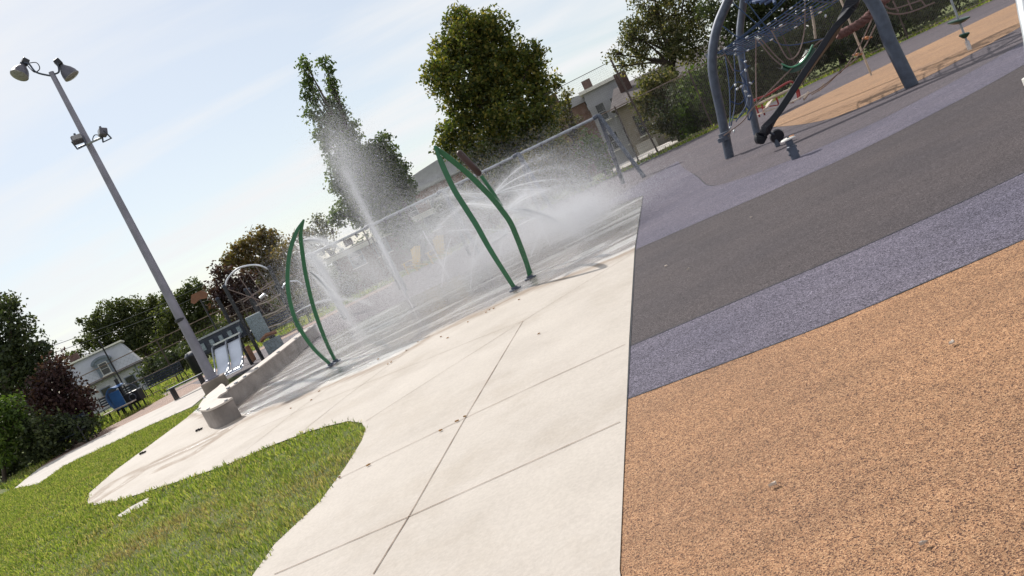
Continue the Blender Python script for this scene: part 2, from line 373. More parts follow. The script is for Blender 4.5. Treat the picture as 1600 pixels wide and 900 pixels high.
# one big ground sheet, falling gently away beyond the fences
g = B(); ysn = [-60, 0, 18, 36, 60, 100, 200, 420, 1200]; xsn = [-900, -200, -60, 0, 60, 200, 900]
for yv in ysn:
    for xv in xsn: g.v.append((xv, yv, ter(min(yv, 130))-.004))
for i in range(len(ysn)-1):
    for j in range(len(xsn)-1):
        a = i*len(xsn)+j; g.f.append((a, a+1, a+len(xsn)+1, a+len(xsn)))
tag(g.build('ground', M['turf'], smooth=True), kind='structure')
# rubber play surface: a wide grey-purple apron, with the coloured bands on it
apron = [(-.2, 1), (30, 1)] + [(30, 26.5), (18.6, 30.2), (15, 31.6), (10.9, 31.9), (7, 33.0), (1, 34.0), (-6, 33.6), (-11, 31.8), (-15.4, 31.8), (-18.5, 33.5)] + \
        [tuple(G(245, 632)[:2]), tuple(G(330, 600)[:2]), (-6.2, 19.9), (-5.2, 20.3), (3.7, 18.1), (1.85, 10.8), (.7, 6.2)]
sheet('play_surface', apron, 0.0, M['greyr'])
edge_r = [(3.81, 18.1), (1.86, 10.82), (.73, 6.28), (-.11, 2.9), (-.35, 1.0)]
def epx(l): return [(p.x, p.y) for p in gp(l)]
def arc(l, n=6): return [(p.x, p.y) for p in spline([Vector((a[0], a[1], 0)) for a in l], n)]
b_or = arc([(.35, 4.83), (1.04, 4.63), (1.65, 4.47), (2.28, 4.38), (2.87, 4.32), (4.2, 4.3), (6, 4.4)])
b_pu = arc([(.645, 6.02), (1.63, 5.85), (2.7, 5.68), (3.91, 5.62), (6, 5.75), (8, 6.1)])
b_d2 = arc([(1.83, 10.72), (3.0, 10.4), (3.9, 10.15), (4.97, 10.02), (6.2, 10.15), (7.86, 10.58), (10, 11.6), (13, 13.4)])
b_g = arc([(5.65, 20.68), (4.75, 16.6), (4.13, 13.9), (4.35, 12.9), (4.86, 12.35), (5.7, 12.0), (6.6, 11.95), (8.0, 12.3), (9.72, 12.95), (12, 14.2), (15, 16.5)])
b_tn = arc([(8.2, 20.6), (7.75, 18.4), (7.45, 16.4), (7.5, 15.2), (8.3, 14.75), (9.6, 14.8), (11.8, 15.57), (14, 17.0), (18, 19.5)])
b_tf = arc([(8.2, 20.6), (8.77, 21.9), (10.5, 22.4), (12.82, 22.5), (17.33, 22.56), (22, 22.5)])
sheet('orange_surface', [(-.35, 1.0), (-.11, 2.9)] + b_or + [(6, 1)], .004, M['orange'])
sheet('purple_band', b_or + [(6, 4.4), (8, 6.1)] + b_pu[::-1], .004, M['purple'])
sheet('dark_band', b_pu + b_d2[::-1], .004, M['dark'])
sheet('purple_surface', [(1.86, 10.82)] + b_d2 + [(15, 16.5)] + b_g[::-1] + [(6.5, 24), (3.2, 21), (3.81, 18.1)], .004, M['purple'])
sheet('tan_surface', b_tf + [(22, 19.5)] + b_tn[::-1], .004, M['tan'])
# dark seam lines between the poured bands
def strip(name, pts, wd, z, mat):
    b = B(); pts = [Vector((p[0], p[1], 0)) for p in pts]; k = len(pts); vs_ = []
    for i, p in enumerate(pts):
        t = (pts[min(i+1, k-1)]-pts[max(i-1, 0)]).normalized(); n = Vector((-t.y, t.x, 0))*(wd*(.7+.6*random.random())/2)
        vs_ += [(p.x+n.x, p.y+n.y, z), (p.x-n.x, p.y-n.y, z)]
    b.add(vs_, [(2*i, 2*i+1, 2*i+3, 2*i+2) for i in range(k-1)]); o = b.build(name, mat)
    if o.data.polygons[0].normal.z < 0: o.data.flip_normals()
    return tag(o, kind='structure')
for l in (b_or, b_pu, b_d2, b_g[4:]): strip('surface_seam', l, .012, .008, M['black'])
strip('surface_seam', edge_r[:-1], .009, .008, M['black'])
# splash pad
pad_px_near = [(395, 902), (430, 852), (500, 786), (540, 732), (566, 690), (572, 672), (566, 662), (545, 659), (515, 666), (480, 676), (420, 699), (350, 729), (300, 746), (230, 769), (185, 783), (150, 790), (137, 787), (140, 771), (180, 736), (240, 692), (290, 655), (322, 628)]
pad_poly = [(-.35, 1.0), (-.1, 2.9), (.72, 6.28), (1.85, 10.82), (3.8, 18.1)] + arc([(3.8, 18.1), (3.0, 18.9), (1.54, 19.9), (-.6, 20.5), (-2.5, 20.7), (-4.3, 20.7), (-5.6, 20.5), (-7.2, 20.3), (-8.3, 19.4)])[1:]
gb = [G(x, y) for x, y in pad_px_near]
pad_poly += [(p.x, p.y) for p in gb[::-1]] + [(-2.6, 1.0)]
wl = np.array([(p.x, p.y) for p in gp([(990, 398), (930, 422), (880, 441), (820, 462), (770, 487), (720, 508), (680, 527), (640, 552), (600, 574), (560, 592), (520, 606), (480, 622), (440, 640), (395, 655), (375, 664)])])
wl = wl[np.argsort(wl[:, 0])]
trail = [gp([(395, 650), (350, 672), (320, 690), (280, 708), (235, 728)]), gp([(235, 728), (200, 742), (170, 758), (145, 780)]), gp([(235, 728), (190, 760), (150, 785)]), gp([(375, 660), (300, 712), (250, 733)])]
def segd(x, y, pts):
    m = 9
    for a, b_ in zip(pts[:-1], pts[1:]):
        ax, ay, bx, by = a.x, a.y, b_.x, b_.y; dx, dy = bx-ax, by-ay; q = dx*dx+dy*dy
        t = max(0, min(1, ((x-ax)*dx+(y-ay)*dy)/q)); m = min(m, math.hypot(x-ax-t*dx, y-ay-t*dy))
    return m
def wet(x, y):
    yw = np.interp(x, wl[:, 0], wl[:, 1]); s = (y-yw)*.55+.35
    if x < wl[0, 0]: s -= (wl[0, 0]-x)*.9
    v = max(0, min(1, s))
    for k, tr in enumerate(trail):
        d = segd(x, y, tr); v = max(v, min(.62, (.74-d*1.1) if k == 0 else (.68-d*1.7)))
    return v
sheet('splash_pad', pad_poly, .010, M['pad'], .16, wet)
PAD = pad_poly
joints = [[(970, 662), (640, 810), (430, 900)], [(818, 503), (728, 655), (640, 810), (585, 900)], [(978, 540), (850, 598), (728, 655), (530, 750)],
          [(818, 503), (700, 578), (572, 660)], [(818, 503), (750, 529), (674, 560), (558, 606), (460, 646), (380, 680)], [(985, 400), (905, 449), (818, 503)],
          [(640, 545), (624, 560), (540, 622), (462, 684)], [(530, 596), (460, 646), (384, 706)], [(460, 612), (400, 640), (310, 690)]]
for l in joints:
    q = gp(l); q2 = []
    for a, b_ in zip(q[:-1], q[1:]):
        n = max(2, int((b_-a).length/.12))
        q2 += [a.lerp(b_, i/n) for i in range(n)]
    strip('pad_joint', q2+[q[-1]], .007, .0145, M['joint'])
# concrete footpath and its brown verge on the left
pth = gp([(22, 764), (60, 757), (100, 729), (150, 705), (230, 667), (300, 636), (318, 621), (330, 604), (322, 600), (260, 633), (200, 661), (110, 706), (60, 733)])
sheet('footpath', pth, .012, M['path'])
sheet('brown_verge', gp([(60, 733), (110, 706), (200, 661), (260, 633), (322, 600), (300, 600), (262, 618), (215, 642), (180, 662), (150, 678), (110, 698), (75, 716)]), .008, M['brownpath'])
sheet('brown_verge', [(-4.5, 33.2), (-11, 31.2), (-15.2, 31.2), (-15.4, 29.8), (-10.5, 29.6), (-4.5, 31.4)], .004, M['brownpath'])
sheet('footpath', gp([(184, 806), (205, 792), (232, 778), (234, 784), (212, 798), (188, 809)]), .006, M['path'])
# ------------------------------------------------------------------ grass
def dryness(x, y):
    n = np.array([mnoise.fractal(Vector((a*.8, b*.8, 3.1)), 1, 2, 4) for a, b in zip(x, y)])
    # worn dry patch in the middle of the near lawn and along the pad's edge
    c = G(225, 850); d = np.exp(-(((x-c.x)/1.1)**2+((y-c.y)/.55)**2)); c2 = G(440, 790); d2 = np.exp(-(((x-c2.x)/.5)**2+((y-c2.y)/1.0)**2))
    return np.clip((n*.65+d*.6+d2*.45)*.95-.07, 0, .85)
def blades(name, poly, n, h, wd, label, ex=None):
    xs = [p[0] for p in poly]; ys = [p[1] for p in poly]
    x = RNG.uniform(min(xs), max(xs), n); y = RNG.uniform(min(ys), max(ys), n); k = inpoly(x+RNG.normal(0, .022, n)+.03*np.sin(y*9)*np.sin(x*7+2), y+RNG.normal(0, .03, n)+.03*np.sin(x*11+1), poly)
    if ex is not None:
        for e in ex: k &= ~inpoly(x, y, e)
    x, y = x[k], y[k]; n = len(x); dr = dryness(x, y); dr = np.clip(dr+RNG.normal(0, .3, n), 0, 1)
    a = RNG.uniform(0, 2*np.pi, n); cl = np.array([mnoise.noise(Vector((p_*4.5, q_*4.5, .5))) for p_, q_ in zip(x, y)]); hh = h*RNG.uniform(.45, 1.25, n)*np.clip(1+cl*1.0+np.array([mnoise.noise(Vector((p_*14, q_*14, 1.5))) for p_, q_ in zip(x, y)])*.8, .3, 1.9); lean = RNG.uniform(.1, 1.0, n)*hh; la = RNG.uniform(0, 2*np.pi, n)
    ww = wd*RNG.uniform(.6, 1.2, n); dx, dy = np.cos(a)*ww/2, np.sin(a)*ww/2; lx, ly = np.cos(la)*lean, np.sin(la)*lean
    z0 = np.full(n, -.004); v = np.empty((n, 5, 3))
    v[:, 0] = np.stack([x-dx, y-dy, z0], 1); v[:, 1] = np.stack([x+dx, y+dy, z0], 1)
    v[:, 2] = np.stack([x-dx*.8+lx*.35, y-dy*.8+ly*.35, hh*.6], 1); v[:, 3] = np.stack([x+dx*.8+lx*.35, y+dy*.8+ly*.35, hh*.6], 1)
    v[:, 4] = np.stack([x+lx, y+ly, hh*.95], 1)
    o = np.arange(n)[:, None]*5
    f = np.concatenate([o+np.array([[0, 1, 3]]), o+np.array([[0, 3, 2]]), o+np.array([[2, 3, 4]])])
    ob = npmesh(name, v.reshape(-1, 3), f, M['blades'], attr={'dry': np.repeat(dr, 5)})
    return tag(ob, label, 'grass', kind='stuff')
lawn = epx([(395, 902), (430, 852), (500, 786), (540, 732), (566, 690), (572, 672), (566, 662), (545, 659), (515, 666), (480, 676), (420, 699), (350, 729), (300, 746), (230, 769), (185, 783), (150, 790), (137, 787), (140, 771), (180, 736), (240, 692), (290, 655), (318, 628), (306, 636), (230, 667), (150, 705), (100, 729), (60, 757), (22, 764), (-60, 800), (-400, 1000), (200, 1100)])
lawn = lawn[:-2] + [(-20, 10), (-6.5, 3.2), (-2.2, 3.9)]
near = [p for p in lawn]
hole = epx([(184, 806), (205, 792), (232, 778), (234, 784), (212, 798), (188, 809)])
NL = [(-1.2, 3.0), (-1.2, 9.2), (-6.2, 9.2), (-8.5, 3.0)]
def clip_blades(name, box, n, h, wd, label):
    # blades inside both the lawn and a box of distances
    global inpoly
    x0, x1, y0, y1 = box; f0 = inpoly
    def both(x, y, poly): return f0(x, y, poly) & ((x > x0) & (x < x1) & (y > y0) & (y < y1) if poly is lawn else True)
    inpoly = both; o = blades(name, lawn, n, h, wd, label, [hole]); inpoly = f0; return o
clip_blades('grass', (-9, -1.2, 3.0, 8.2), 800000, .037, .0075, 'short green lawn grass with dry brown patches nearest the camera')
clip_blades('grass', (-22, -1.2, 8.2, 30), 540000, .044, .012, 'short green lawn grass between the pale footpath and splash pad')
fg = [(30, 26.6), (18.6, 30.3), (15, 31.7), (10.9, 32.0), (7, 33.1), (1, 34.1), (-6, 33.7), (-11, 31.9), (-15.4, 31.9), (-19, 33.5), (-22, 45), (-11, 40), (-5, 35.6), (1, 35.6), (7, 35.2), (11, 34.2), (15, 33.4), (19, 32), (31, 28)]
blades('grass', fg, 60000, .12, .05, 'narrow grass strip along the foot of the chain link fence')
blades('grass', epx([(60, 733), (110, 698), (150, 678), (200, 652), (262, 618), (215, 625), (160, 652), (100, 690), (40, 735), (0, 765), (22, 764)]), 40000, .12, .03, 'grass under the dark hedge beside the benches')

# ------------------------------------------------------------------ trees
def leaves(centers, radii, per, size, spread):
    C = np.repeat(centers, per, axis=0); Rr = np.repeat(radii, per)
    n = len(C); d = RNG.normal(size=(n, 3)); d /= np.linalg.norm(d, axis=1)[:, None]
    c = C + d*(Rr*RNG.uniform(0, 1, n)**(spread))[:, None]
    u = RNG.normal(size=(n, 3)); u /= np.linalg.norm(u, axis=1)[:, None]
    w_ = np.cross(u, RNG.normal(size=(n, 3))); w_ /= np.linalg.norm(w_, axis=1)[:, None]
    s = size*RNG.uniform(.55, 1.3, n)[:, None]
    v = np.stack([c-u*s*.62, c+w_*s*.36, c+u*s*.62, c-w_*s*.36], 1)
    f = np.arange(n*4).reshape(n, 4); return v.reshape(-1, 3), f
def tree(name, label, cat, D, blobs, base, lm, leaf=.13, dens=1.0, clump=.38, bark='bark', trunk_r=.2, group=None, depth=1.0, gap=0.0, zmin=None, ntwig=40):
    """blobs: (px, py, r_px) lobes of the crown; base: photo x of the foot or a ground point"""
    gz = ter(D)
    base = Vector(base) if not isinstance(base, (int, float)) else None
    cs = []
    for x, y, r in blobs:
        rm = r*D/FOC; c = P(x, y, D + random.uniform(-.6, .6)*depth*rm); cs.append((c, rm))
    if base is None:
        ctr = sum((c for c, _ in cs), Vector())/len(cs); base = Vector((ctr.x, D, gz))
    t = thing(name, label, cat, base, group)
    cc = []; rr = []
    for c, rm in cs:
        k = max(4, int(9*(rm/clump)**2*.9))
        for i in range(k):
            d = Vector((random.gauss(0, 1), random.gauss(0, 1)*depth, random.gauss(0, 1))).normalized()*(rm*random.uniform(.35, 1.03))
            q = c+d
            if q.z < gz+.05 or (zmin is not None and q.z < zmin): continue
            if random.random() < gap: continue
            cc.append(q); rr.append(clump*random.uniform(.55, 1.25))
    per = max(3, int(26*dens*(clump/leaf)**2/9))
    v, f = leaves(np.array([tuple(q) for q in cc]), np.array(rr), per, leaf, .55)
    k = v[:, 2].reshape(-1, 4).min(axis=1) > gz; f = f[k]
    v = v[f.ravel()]; f = np.arange(len(v)).reshape(-1, 4)
    npmesh('crown', v, f, LM[lm], t)
    b = B(); cs2 = sorted(cs, key=lambda q: q[0].z)
    top = cs2[-1][0]; fork = base.lerp(sum((c for c, _ in cs), Vector())/len(cs), .55)
    b.tube(spline([base-Vector((0, 0, .1)), base.lerp(fork, .5)+Vector((random.uniform(-.1, .1), 0, 0)), fork, fork.lerp(top, .6), top], 4), [trunk_r*(1-.9*i/16) for i in range(17)], 8)
    for c, rm in cs2:
        s = base.lerp(fork, random.uniform(.6, 1.0)) if c.z < fork.z+1 else fork.lerp(top, random.uniform(0, .4))
        m = s.lerp(c, .5)+Vector((random.uniform(-.2, .2), 0, random.uniform(0, .3)))
        b.tube(spline([s, m, c], 3), [trunk_r*.42*(1-.8*i/6) for i in range(7)], 5)
        for _ in range(max(1, int(ntwig/len(cs2)))):
            e = c+Vector((random.gauss(0, .5), random.gauss(0, .5), random.gauss(0, .5)))*rm
            if e.z > gz+.3: b.tube([c.lerp(m, .3), c.lerp(e, .5)+Vector((0, 0, .08)), e], [trunk_r*.12, trunk_r*.09, .012], 4)
    b.build('trunk', M[bark], t, smooth=True)
    return t
tree('maple_tree', 'big full rounded maple with yellowing top, tallest tree behind the swings', 'tree', 41,
     [(735, 60, 48), (700, 85, 32), (770, 75, 45), (690, 120, 28), (720, 120, 50), (775, 125, 50), (815, 105, 40), (845, 130, 30), (735, 175, 42), (800, 175, 52), (845, 180, 36),
      (712, 205, 30), (700, 225, 24), (760, 225, 45), (815, 225, 45), (850, 215, 30), (735, 250, 25), (790, 255, 30), (725, 35, 22), (765, 38, 25), (835, 85, 20)], 0, 'maple', .17, 1.9, .45, trunk_r=.32)
tree('poplar_tree', 'tall narrow two-spired poplar rising behind the water spray', 'tree', 43,
     [(477, 98, 7), (481, 112, 10), (484, 132, 13), (488, 155, 14), (495, 180, 16), (502, 205, 16), (507, 97, 7), (510, 112, 9), (516, 132, 13), (520, 155, 16), (527, 180, 20), (535, 205, 24),
      (545, 230, 26), (512, 225, 13), (555, 258, 28), (530, 258, 18), (565, 290, 30), (530, 290, 16), (550, 318, 28), (585, 318, 32), (528, 338, 15), (565, 340, 22), (575, 285, 28), (560, 245, 20), (605, 345, 24), (540, 270, 30), (533, 228, 26)], Vector((-4.0, 43, ter(43))), 'poplar', .16, 1.7, .42, depth=.9, trunk_r=.22)
tree('poplar_tree', 'shorter broad poplar leaning against the right side of the spired poplar', 'tree', 42,
     [(597, 222, 14), (606, 240, 19), (612, 262, 22), (622, 285, 24), (600, 290, 24), (632, 308, 18), (605, 320, 26), (582, 240, 17), (590, 265, 22), (640, 290, 8), (620, 345, 22), (650, 360, 20), (640, 370, 22), (610, 265, 26), (630, 300, 26), (600, 325, 28)], Vector((-3.4, 42, ter(42))), 'poplar', .16, 1.7, .42, trunk_r=.18)
tree('tree', 'small yellow-green tree between the big maple and the grey house', 'tree', 46,
     [(886, 148, 10), (880, 168, 14), (865, 190, 18), (890, 185, 14), (900, 205, 14), (860, 215, 20), (880, 225, 16)], 0, 'olive', .15, 1, .4)
tree('shade_tree', 'open branching tree with sparse pale leaves against the sky, above the beige house', 'tree', 40,
     [(985, 55, 20), (1010, 25, 28), (1045, 20, 32), (1045, 60, 34), (1000, 90, 22), (965, 85, 12), (1085, 25, 34), (1080, 70, 34), (970, 105, 10), (1040, 100, 25), (1020, -15, 30), (1075, -25, 35), (1000, 60, 25)],
     Vector((12.5, 40, ter(40))), 'sparse', .13, 1.15, .5, gap=.12, trunk_r=.22, ntwig=160)
tree('shrub_tree', 'rounded mid green tree right of the beige house, left of the galvanised arch', 'tree', 36,
     [(1085, 130, 26), (1100, 155, 30), (1075, 170, 24), (1110, 110, 22), (1105, 190, 24), (1130, 150, 24), (1070, 200, 18)], 0, 'bush', .14, 1.2, .4)
tree('olive_tree', 'brownish leafy tree hanging over the beige house roof', 'tree', 38,
     [(1015, 135, 20), (1040, 125, 22), (1030, 155, 24), (1050, 170, 22), (1010, 170, 18), (1060, 145, 18), (995, 160, 13), (1040, 190, 20), (1022, 198, 14), (1060, 198, 20), (1082, 208, 16), (1075, 165, 20)], Vector((10.9, 38, ter(38))), 'sparse', .13, 1.6, .42, gap=.05)
hb = [(1150, 50, 40, 'tall dark tree directly behind the galvanised arch foot'), (1215, 40, 45, 'tall dark tree behind the blue rope net'), (1285, 0, 48, 'tall dark tree behind the top of the black slide rail'), (1360, -30, 48, 'dark tree behind the thick leaning steel post'), (1430, -60, 42, 'dark tree behind the disc pole')]
for x, y, r, lb in hb:
    tree('dark_tree', lb+' and the chain link fence', 'tree', 37, [(x, y, r), (x-25, y-40, r), (x+30, y-30, r), (x, y+35, r*.8), (x+20, y+60, r*.7), (x-25, y+70, r*.7), (x, y+95, r*.6), (x+10, y-80, r)], 0, 'darkbush', .14, 1.0, .42, group='dark trees behind the climbing nets', trunk_r=.2, gap=.12, ntwig=70)
tree('bush', 'bright leafy bush seen under the mauve braided rope', 'bush', 34.6, [(1300, 40, 15), (1310, 60, 14), (1325, 75, 13), (1290, 20, 13), (1345, 60, 12), (1372, 35, 12), (1385, 40, 10)], 0, 'bush', .12, 1.1, .3, trunk_r=.05)
for i, (gx, lb) in enumerate([(12.0, 'right of the olive tree'), (14.2, 'behind the rear arch foot'), (16.4, 'behind the red balance bench'), (18.6, 'behind the sloping black rail'), (20.8, 'behind the braided rope'), (23.0, 'behind the leaning steel post'), (25.4, 'left of the disc pole'), (28, 'right of the disc pole')]):
    Dh = 36.2-(.32*max(0, gx-14)); tt = thing('hedge_bush', 'dark low hedge bush behind the fence, '+lb, 'bush', (gx, Dh, ter(Dh)), 'dark hedge bushes behind the right fence')
    cc = np.array([(gx+random.gauss(0, .9), Dh+random.gauss(0, .5), .25+random.uniform(0, 2.3)) for _ in range(150)])
    v, f = leaves(cc, np.full(150, .34), 34, .12, .5); npmesh('foliage', v, f, LM['darkbush'], tt)
    bb = B(); [bb.tube([(gx+random.uniform(-.2, .2), Dh, 0), (gx+random.uniform(-.9, .9), Dh, random.uniform(1, 2))], .03, 5) for _ in range(5)]; bb.build('stem', M['bark'], tt)
# vines and hedge along the fence behind the swings
for i, (x, y, r, lm, lb) in enumerate([(745, 290, 20, 'olive', 'vine covered bush behind the brown cattail post'), (790, 275, 26, 'darkbush', 'dark bush under the swing bar beside the vine bush'), (835, 262, 26, 'olive', 'mottled olive bush behind the middle of the swing bar'),
                                       (880, 250, 24, 'olive', 'mottled olive bush left of the right swing frame'), (925, 228, 18, 'bush', 'yellow-green bush in front of the grey house, behind the right swing frame'), (700, 320, 18, 'darkbush', 'dark low bush seen through the spray left of the yellow-top vine')]):
    tree('hedge_bush', lb, 'bush', 35.2+.2*(i % 2), [(x, y, r), (x-14, y+18, r*.8), (x+16, y+8, r*.8), (x+8, y+28, r*.8), (x-4, y-12, r*.6), (x+22, y+32, r*.8)], 0, lm, .12, 1.2, .33, trunk_r=.06, group='bushes along the fence behind the swings')
# left background
tree('oak_tree', 'broad leafy oak behind the mansard house roof', 'tree', 96,
     [(150, 505, 24), (180, 485, 22), (135, 535, 16), (185, 515, 28), (215, 490, 26), (225, 525, 30), (245, 475, 22), (200, 545, 22), (165, 540, 18), (250, 505, 26), (240, 545, 24), (115, 555, 12)], Vector((-44, 96, ter(96))), 'oak', .30, 1.9, .9, trunk_r=.35)
tree('oak_tree', 'leafy oak crossed by the grey floodlight pole', 'tree', 88,
     [(280, 470, 22), (265, 500, 24), (295, 490, 22), (310, 465, 18), (285, 520, 24), (315, 495, 20), (260, 535, 22), (330, 480, 18), (300, 450, 14), (290, 545, 20), (325, 520, 20)], Vector((-31.5, 88, ter(88))), 'oak', .28, 1.9, .8, gap=.1, trunk_r=.32)
for i, (x, y, lb) in enumerate([(240, 580, 'left of the dark litter bin'), (275, 565, 'above the dark litter bin'), (310, 545, 'behind the slide tower'), (345, 530, 'behind the grey speckled panel')]):
    tree('hedge_bush', 'dark hedge bush '+lb, 'bush', 47-i*1.5, [(x, y, 18), (x+14, y-12, 18), (x-12, y+4, 15), (x+10, y+8, 15), (x+22, y-6, 15), (x-2, y-16, 12)], 0, 'darkbush', .16, 1.2, .45, trunk_r=.06, group='dark hedge behind the benches')
tree('plum_tree', 'purple-leaved plum tree behind the arched bar of the play tower', 'tree', 42,
     [(345, 430, 16), (360, 450, 22), (385, 440, 20), (350, 470, 20), (380, 470, 22), (400, 460, 18), (370, 490, 18), (338, 455, 14), (405, 485, 16)], Vector((-11.6, 42, ter(42))), 'purple', .16, 1.7, .42)
tree('autumn_tree', 'yellowing tree behind the purple plum tree', 'tree', 46,
     [(385, 385, 20), (410, 372, 18), (375, 405, 22), (430, 375, 14), (400, 405, 24), (425, 400, 20), (360, 415, 14), (440, 420, 20), (420, 430, 20)], Vector((-11.4, 46, ter(46))), 'dry', .17, 1.8, .45)
tree('brown_tree', 'brownish thin-leaved tree behind the left green metal leaf', 'tree', 44,
     [(450, 395, 18), (465, 420, 20), (450, 445, 20), (480, 400, 16), (485, 435, 18), (435, 455, 16), (470, 370, 12), (500, 440, 16), (470, 460, 18), (515, 450, 14)], Vector((-9.2, 44, ter(44))), 'dry', .16, 1.6, .45)
tree('thin_tree', 'half-bare slender tree left of the poplar, above the brick building', 'tree', 52,
     [(495, 345, 14), (510, 350, 12), (488, 365, 14), (505, 370, 14), (500, 390, 16), (520, 385, 10), (485, 385, 12), (520, 362, 8)], Vector((-10.2, 52, ter(52))), 'sparse', .15, .8, .4, gap=.3, ntwig=90)
for i, (x, y, lb) in enumerate([(385, 525, 'between the play tower and the climber'), (415, 515, 'behind the climber posts'), (440, 495, 'left of the far park bench'), (470, 480, 'behind the far park bench'), (505, 468, 'right of the far park bench'), (540, 450, 'under the brick building')]):
    tree('hedge_bush', 'olive hedge bush '+lb, 'bush', 42, [(x, y, 14), (x+12, y-10, 14), (x-10, y+2, 12), (x+8, y+6, 12), (x-2, y-14, 11)], 0, 'olive', .14, 1.1, .38, trunk_r=.05, group='olive hedge along the back fence')
# left edge trees and hedge
tree('dark_tree', 'large dark tree filling the left edge of the view', 'tree', 29,
     [(-10, 480, 28), (15, 500, 25), (30, 525, 25), (-10, 530, 40), (55, 548, 22), (30, 560, 32), (-5, 590, 45), (60, 580, 28), (35, 605, 35), (70, 560, 16), (-35, 500, 40), (-30, 620, 45), (15, 560, 34), (45, 590, 30), (15, 475, 18)], Vector((-20.5, 29, 0)), 'darkbush', .13, 1.2, .4, trunk_r=.3, ntwig=90)
tree('purple_bush', 'purple-leaved bush left of the mansard house', 'bush', 26.5,
     [(90, 580, 22), (105, 600, 26), (75, 600, 26), (125, 615, 20), (110, 635, 28), (80, 635, 30), (135, 640, 16), (60, 615, 24), (60, 640, 26), (120, 660, 22), (95, 560, 10)], Vector((-16.2, 26.5, 0)), 'purple', .12, 1.2, .33, trunk_r=.12)
tree('green_bush', 'bright green bush at the left edge below the dark tree', 'bush', 24.5,
     [(8, 640, 20), (26, 632, 16), (30, 658, 18), (3, 668, 24), (18, 688, 20), (-10, 650, 28), (-4, 705, 24)], Vector((-17.6, 24.5, 0)), 'bush', .11, 1.2, .3, trunk_r=.08)
tree('dark_bush', 'dark shaded bush over the bench at the left', 'bush', 24.9,
     [(75, 670, 28), (100, 672, 26), (55, 695, 30), (90, 692, 20), (120, 676, 18), (135, 664, 16), (40, 715, 28), (70, 712, 20), (10, 738, 26), (-20, 750, 30), (45, 665, 24)], Vector((-15.6, 25.6, 0)), 'darkbush', .11, 1.4, .3, trunk_r=.08)
tree('green_bush', 'small light green bush beside the mansard house and left bench', 'bush', 27,
     [(145, 655, 12), (155, 668, 10), (138, 665, 10), (160, 655, 7)], 0, 'bush', .1, 1, .22, trunk_r=.04)
# distant green beyond everything, so no bare horizon shows
v_, c_ = [], []
for i in range(420):
    a = R_(random.uniform(-46, 60)); d = random.uniform(105, 150)
    c_.append((math.sin(a)*d, math.cos(a)*d, -3+random.uniform(0, 1)**1.4*6.5))
v, f = leaves(np.array(c_), np.full(len(c_), 2.6), 130, .75, .5)
tag(npmesh('distant_trees', v, f, LM['oak']), 'far mass of trees along the horizon beyond the houses', 'trees', kind='stuff')

# ------------------------------------------------------------------ buildings
def window(t, c, w_, h_, n=(0, -1, 0), fr=None, arch=False, rz=0):
    """window on a wall whose outside faces -Y rotated by rz; c = centre on the wall face"""
    c = Vector(c); Mz = Matrix.Rotation(rz, 3, 'Z'); o = Mz @ Vector((0, -1, 0)); x = Mz @ Vector((1, 0, 0))
    b = B()
    for s in (-1, 1): b.box(c+x*s*w_/2+o*.03, (.09, .12, h_+.09), rz)
    for s in (-1, 1): b.box(c+Vector((0, 0, s*h_/2))+o*.035, (w_-.09, .13, .09), rz)
    b.box(c+o*.03, (w_-.09, .06, .05), rz)
    f = b.build('window', fr or M['white'], t)
    B().box(c+o*.01, (w_-.08, .03, h_-.08), rz).build('pane', M['glass'], f)
    B().box(c-Vector((0, 0, h_/2+.09))+o*.07, (w_+.25, .2, .08), rz).build('sill', M['fascia'], f)
    return f
# the pale mansard house, far left, at 78 m
D = 78; k = D/48; gz = ter(D)
t = thing('mansard_house', 'pale house with steep light grey mansard roof and arched dormer, left of the oaks', 'house', (-41.8, D, gz))
x0, x1 = -26.9*k, -23.55*k; ze = 1.6+(1.62-1.6)*k; zt = 1.6+(3.35-1.6)*k; x0 -= 1.5
B().box(((x0+x1)/2, D+4, (gz+ze)/2), (x1-x0, 8, ze-gz)).build('wall', M['white_stucco'], t)
b = B(); ins = .95
lo = [(x0-.3, D-.3), (x1+.3, D-.3), (x1+.3, D+8.3), (x0-.3, D+8.3)]; hi = [(x0+ins-.3, D+.9), (x1-ins+.3, D+.9), (x1-ins+.3, D+7), (x0+ins-.3, D+7)]
b.add([(a, c, ze+.12) for a, c in lo]+[(a, c, zt) for a, c in hi], [(0, 1, 5, 4), (1, 2, 6, 5), (2, 3, 7, 6), (3, 0, 4, 7), (4, 5, 6, 7), (3, 2, 1, 0)])
rf = b.build('roof', M['roofgrey'], t)
B().box(((x0+x1)/2, D+4, ze+.05), (x1-x0+.9, 8.9, .14)).build('eave', M['roofdark'], rf)
B().box(((x0+x1)/2, D+4, zt+.08), (x1-x0-2*ins+1.1, 6.9, .16)).build('roof_edge', M['fascia'], rf)
B().box((x0+1.9, D+2.2, zt+.5), (.9, .7, .8)).build('chimney', M['brick'], rf)
dx = -25.35*k
B().box((dx, D+.35, ze+.95), (1.5, 1.4, 1.55)).build('dormer', M['trimblue'], rf)
b = B(); b.ribbon([(dx+math.cos(a)*.98, D+.2, ze+1.55+math.sin(a)*.75) for a in [math.pi*i/12 for i in range(13)]], .22, 1.3, (1, 0, 1)); b = B()
pr = [(math.cos(math.pi*i/12), math.sin(math.pi*i/12)) for i in range(13)]
vs_ = [(dx+a*1.02, D-.5, ze+1.7+c*.62) for a, c in pr]+[(dx+a*.78, D-.5, ze+1.66+c*.4) for a, c in pr]
vs_ += [(x, D+.9, z) for x, y, z in vs_]
n = 13; fs_ = []
for i in range(n-1):
    fs_ += [(i, i+1, n+i+1, n+i), (2*n+i, 3*n+i, 3*n+i+1, 2*n+i+1), (i, 2*n+i, 2*n+i+1, i+1), (n+i, n+i+1, 3*n+i+1, 3*n+i)]
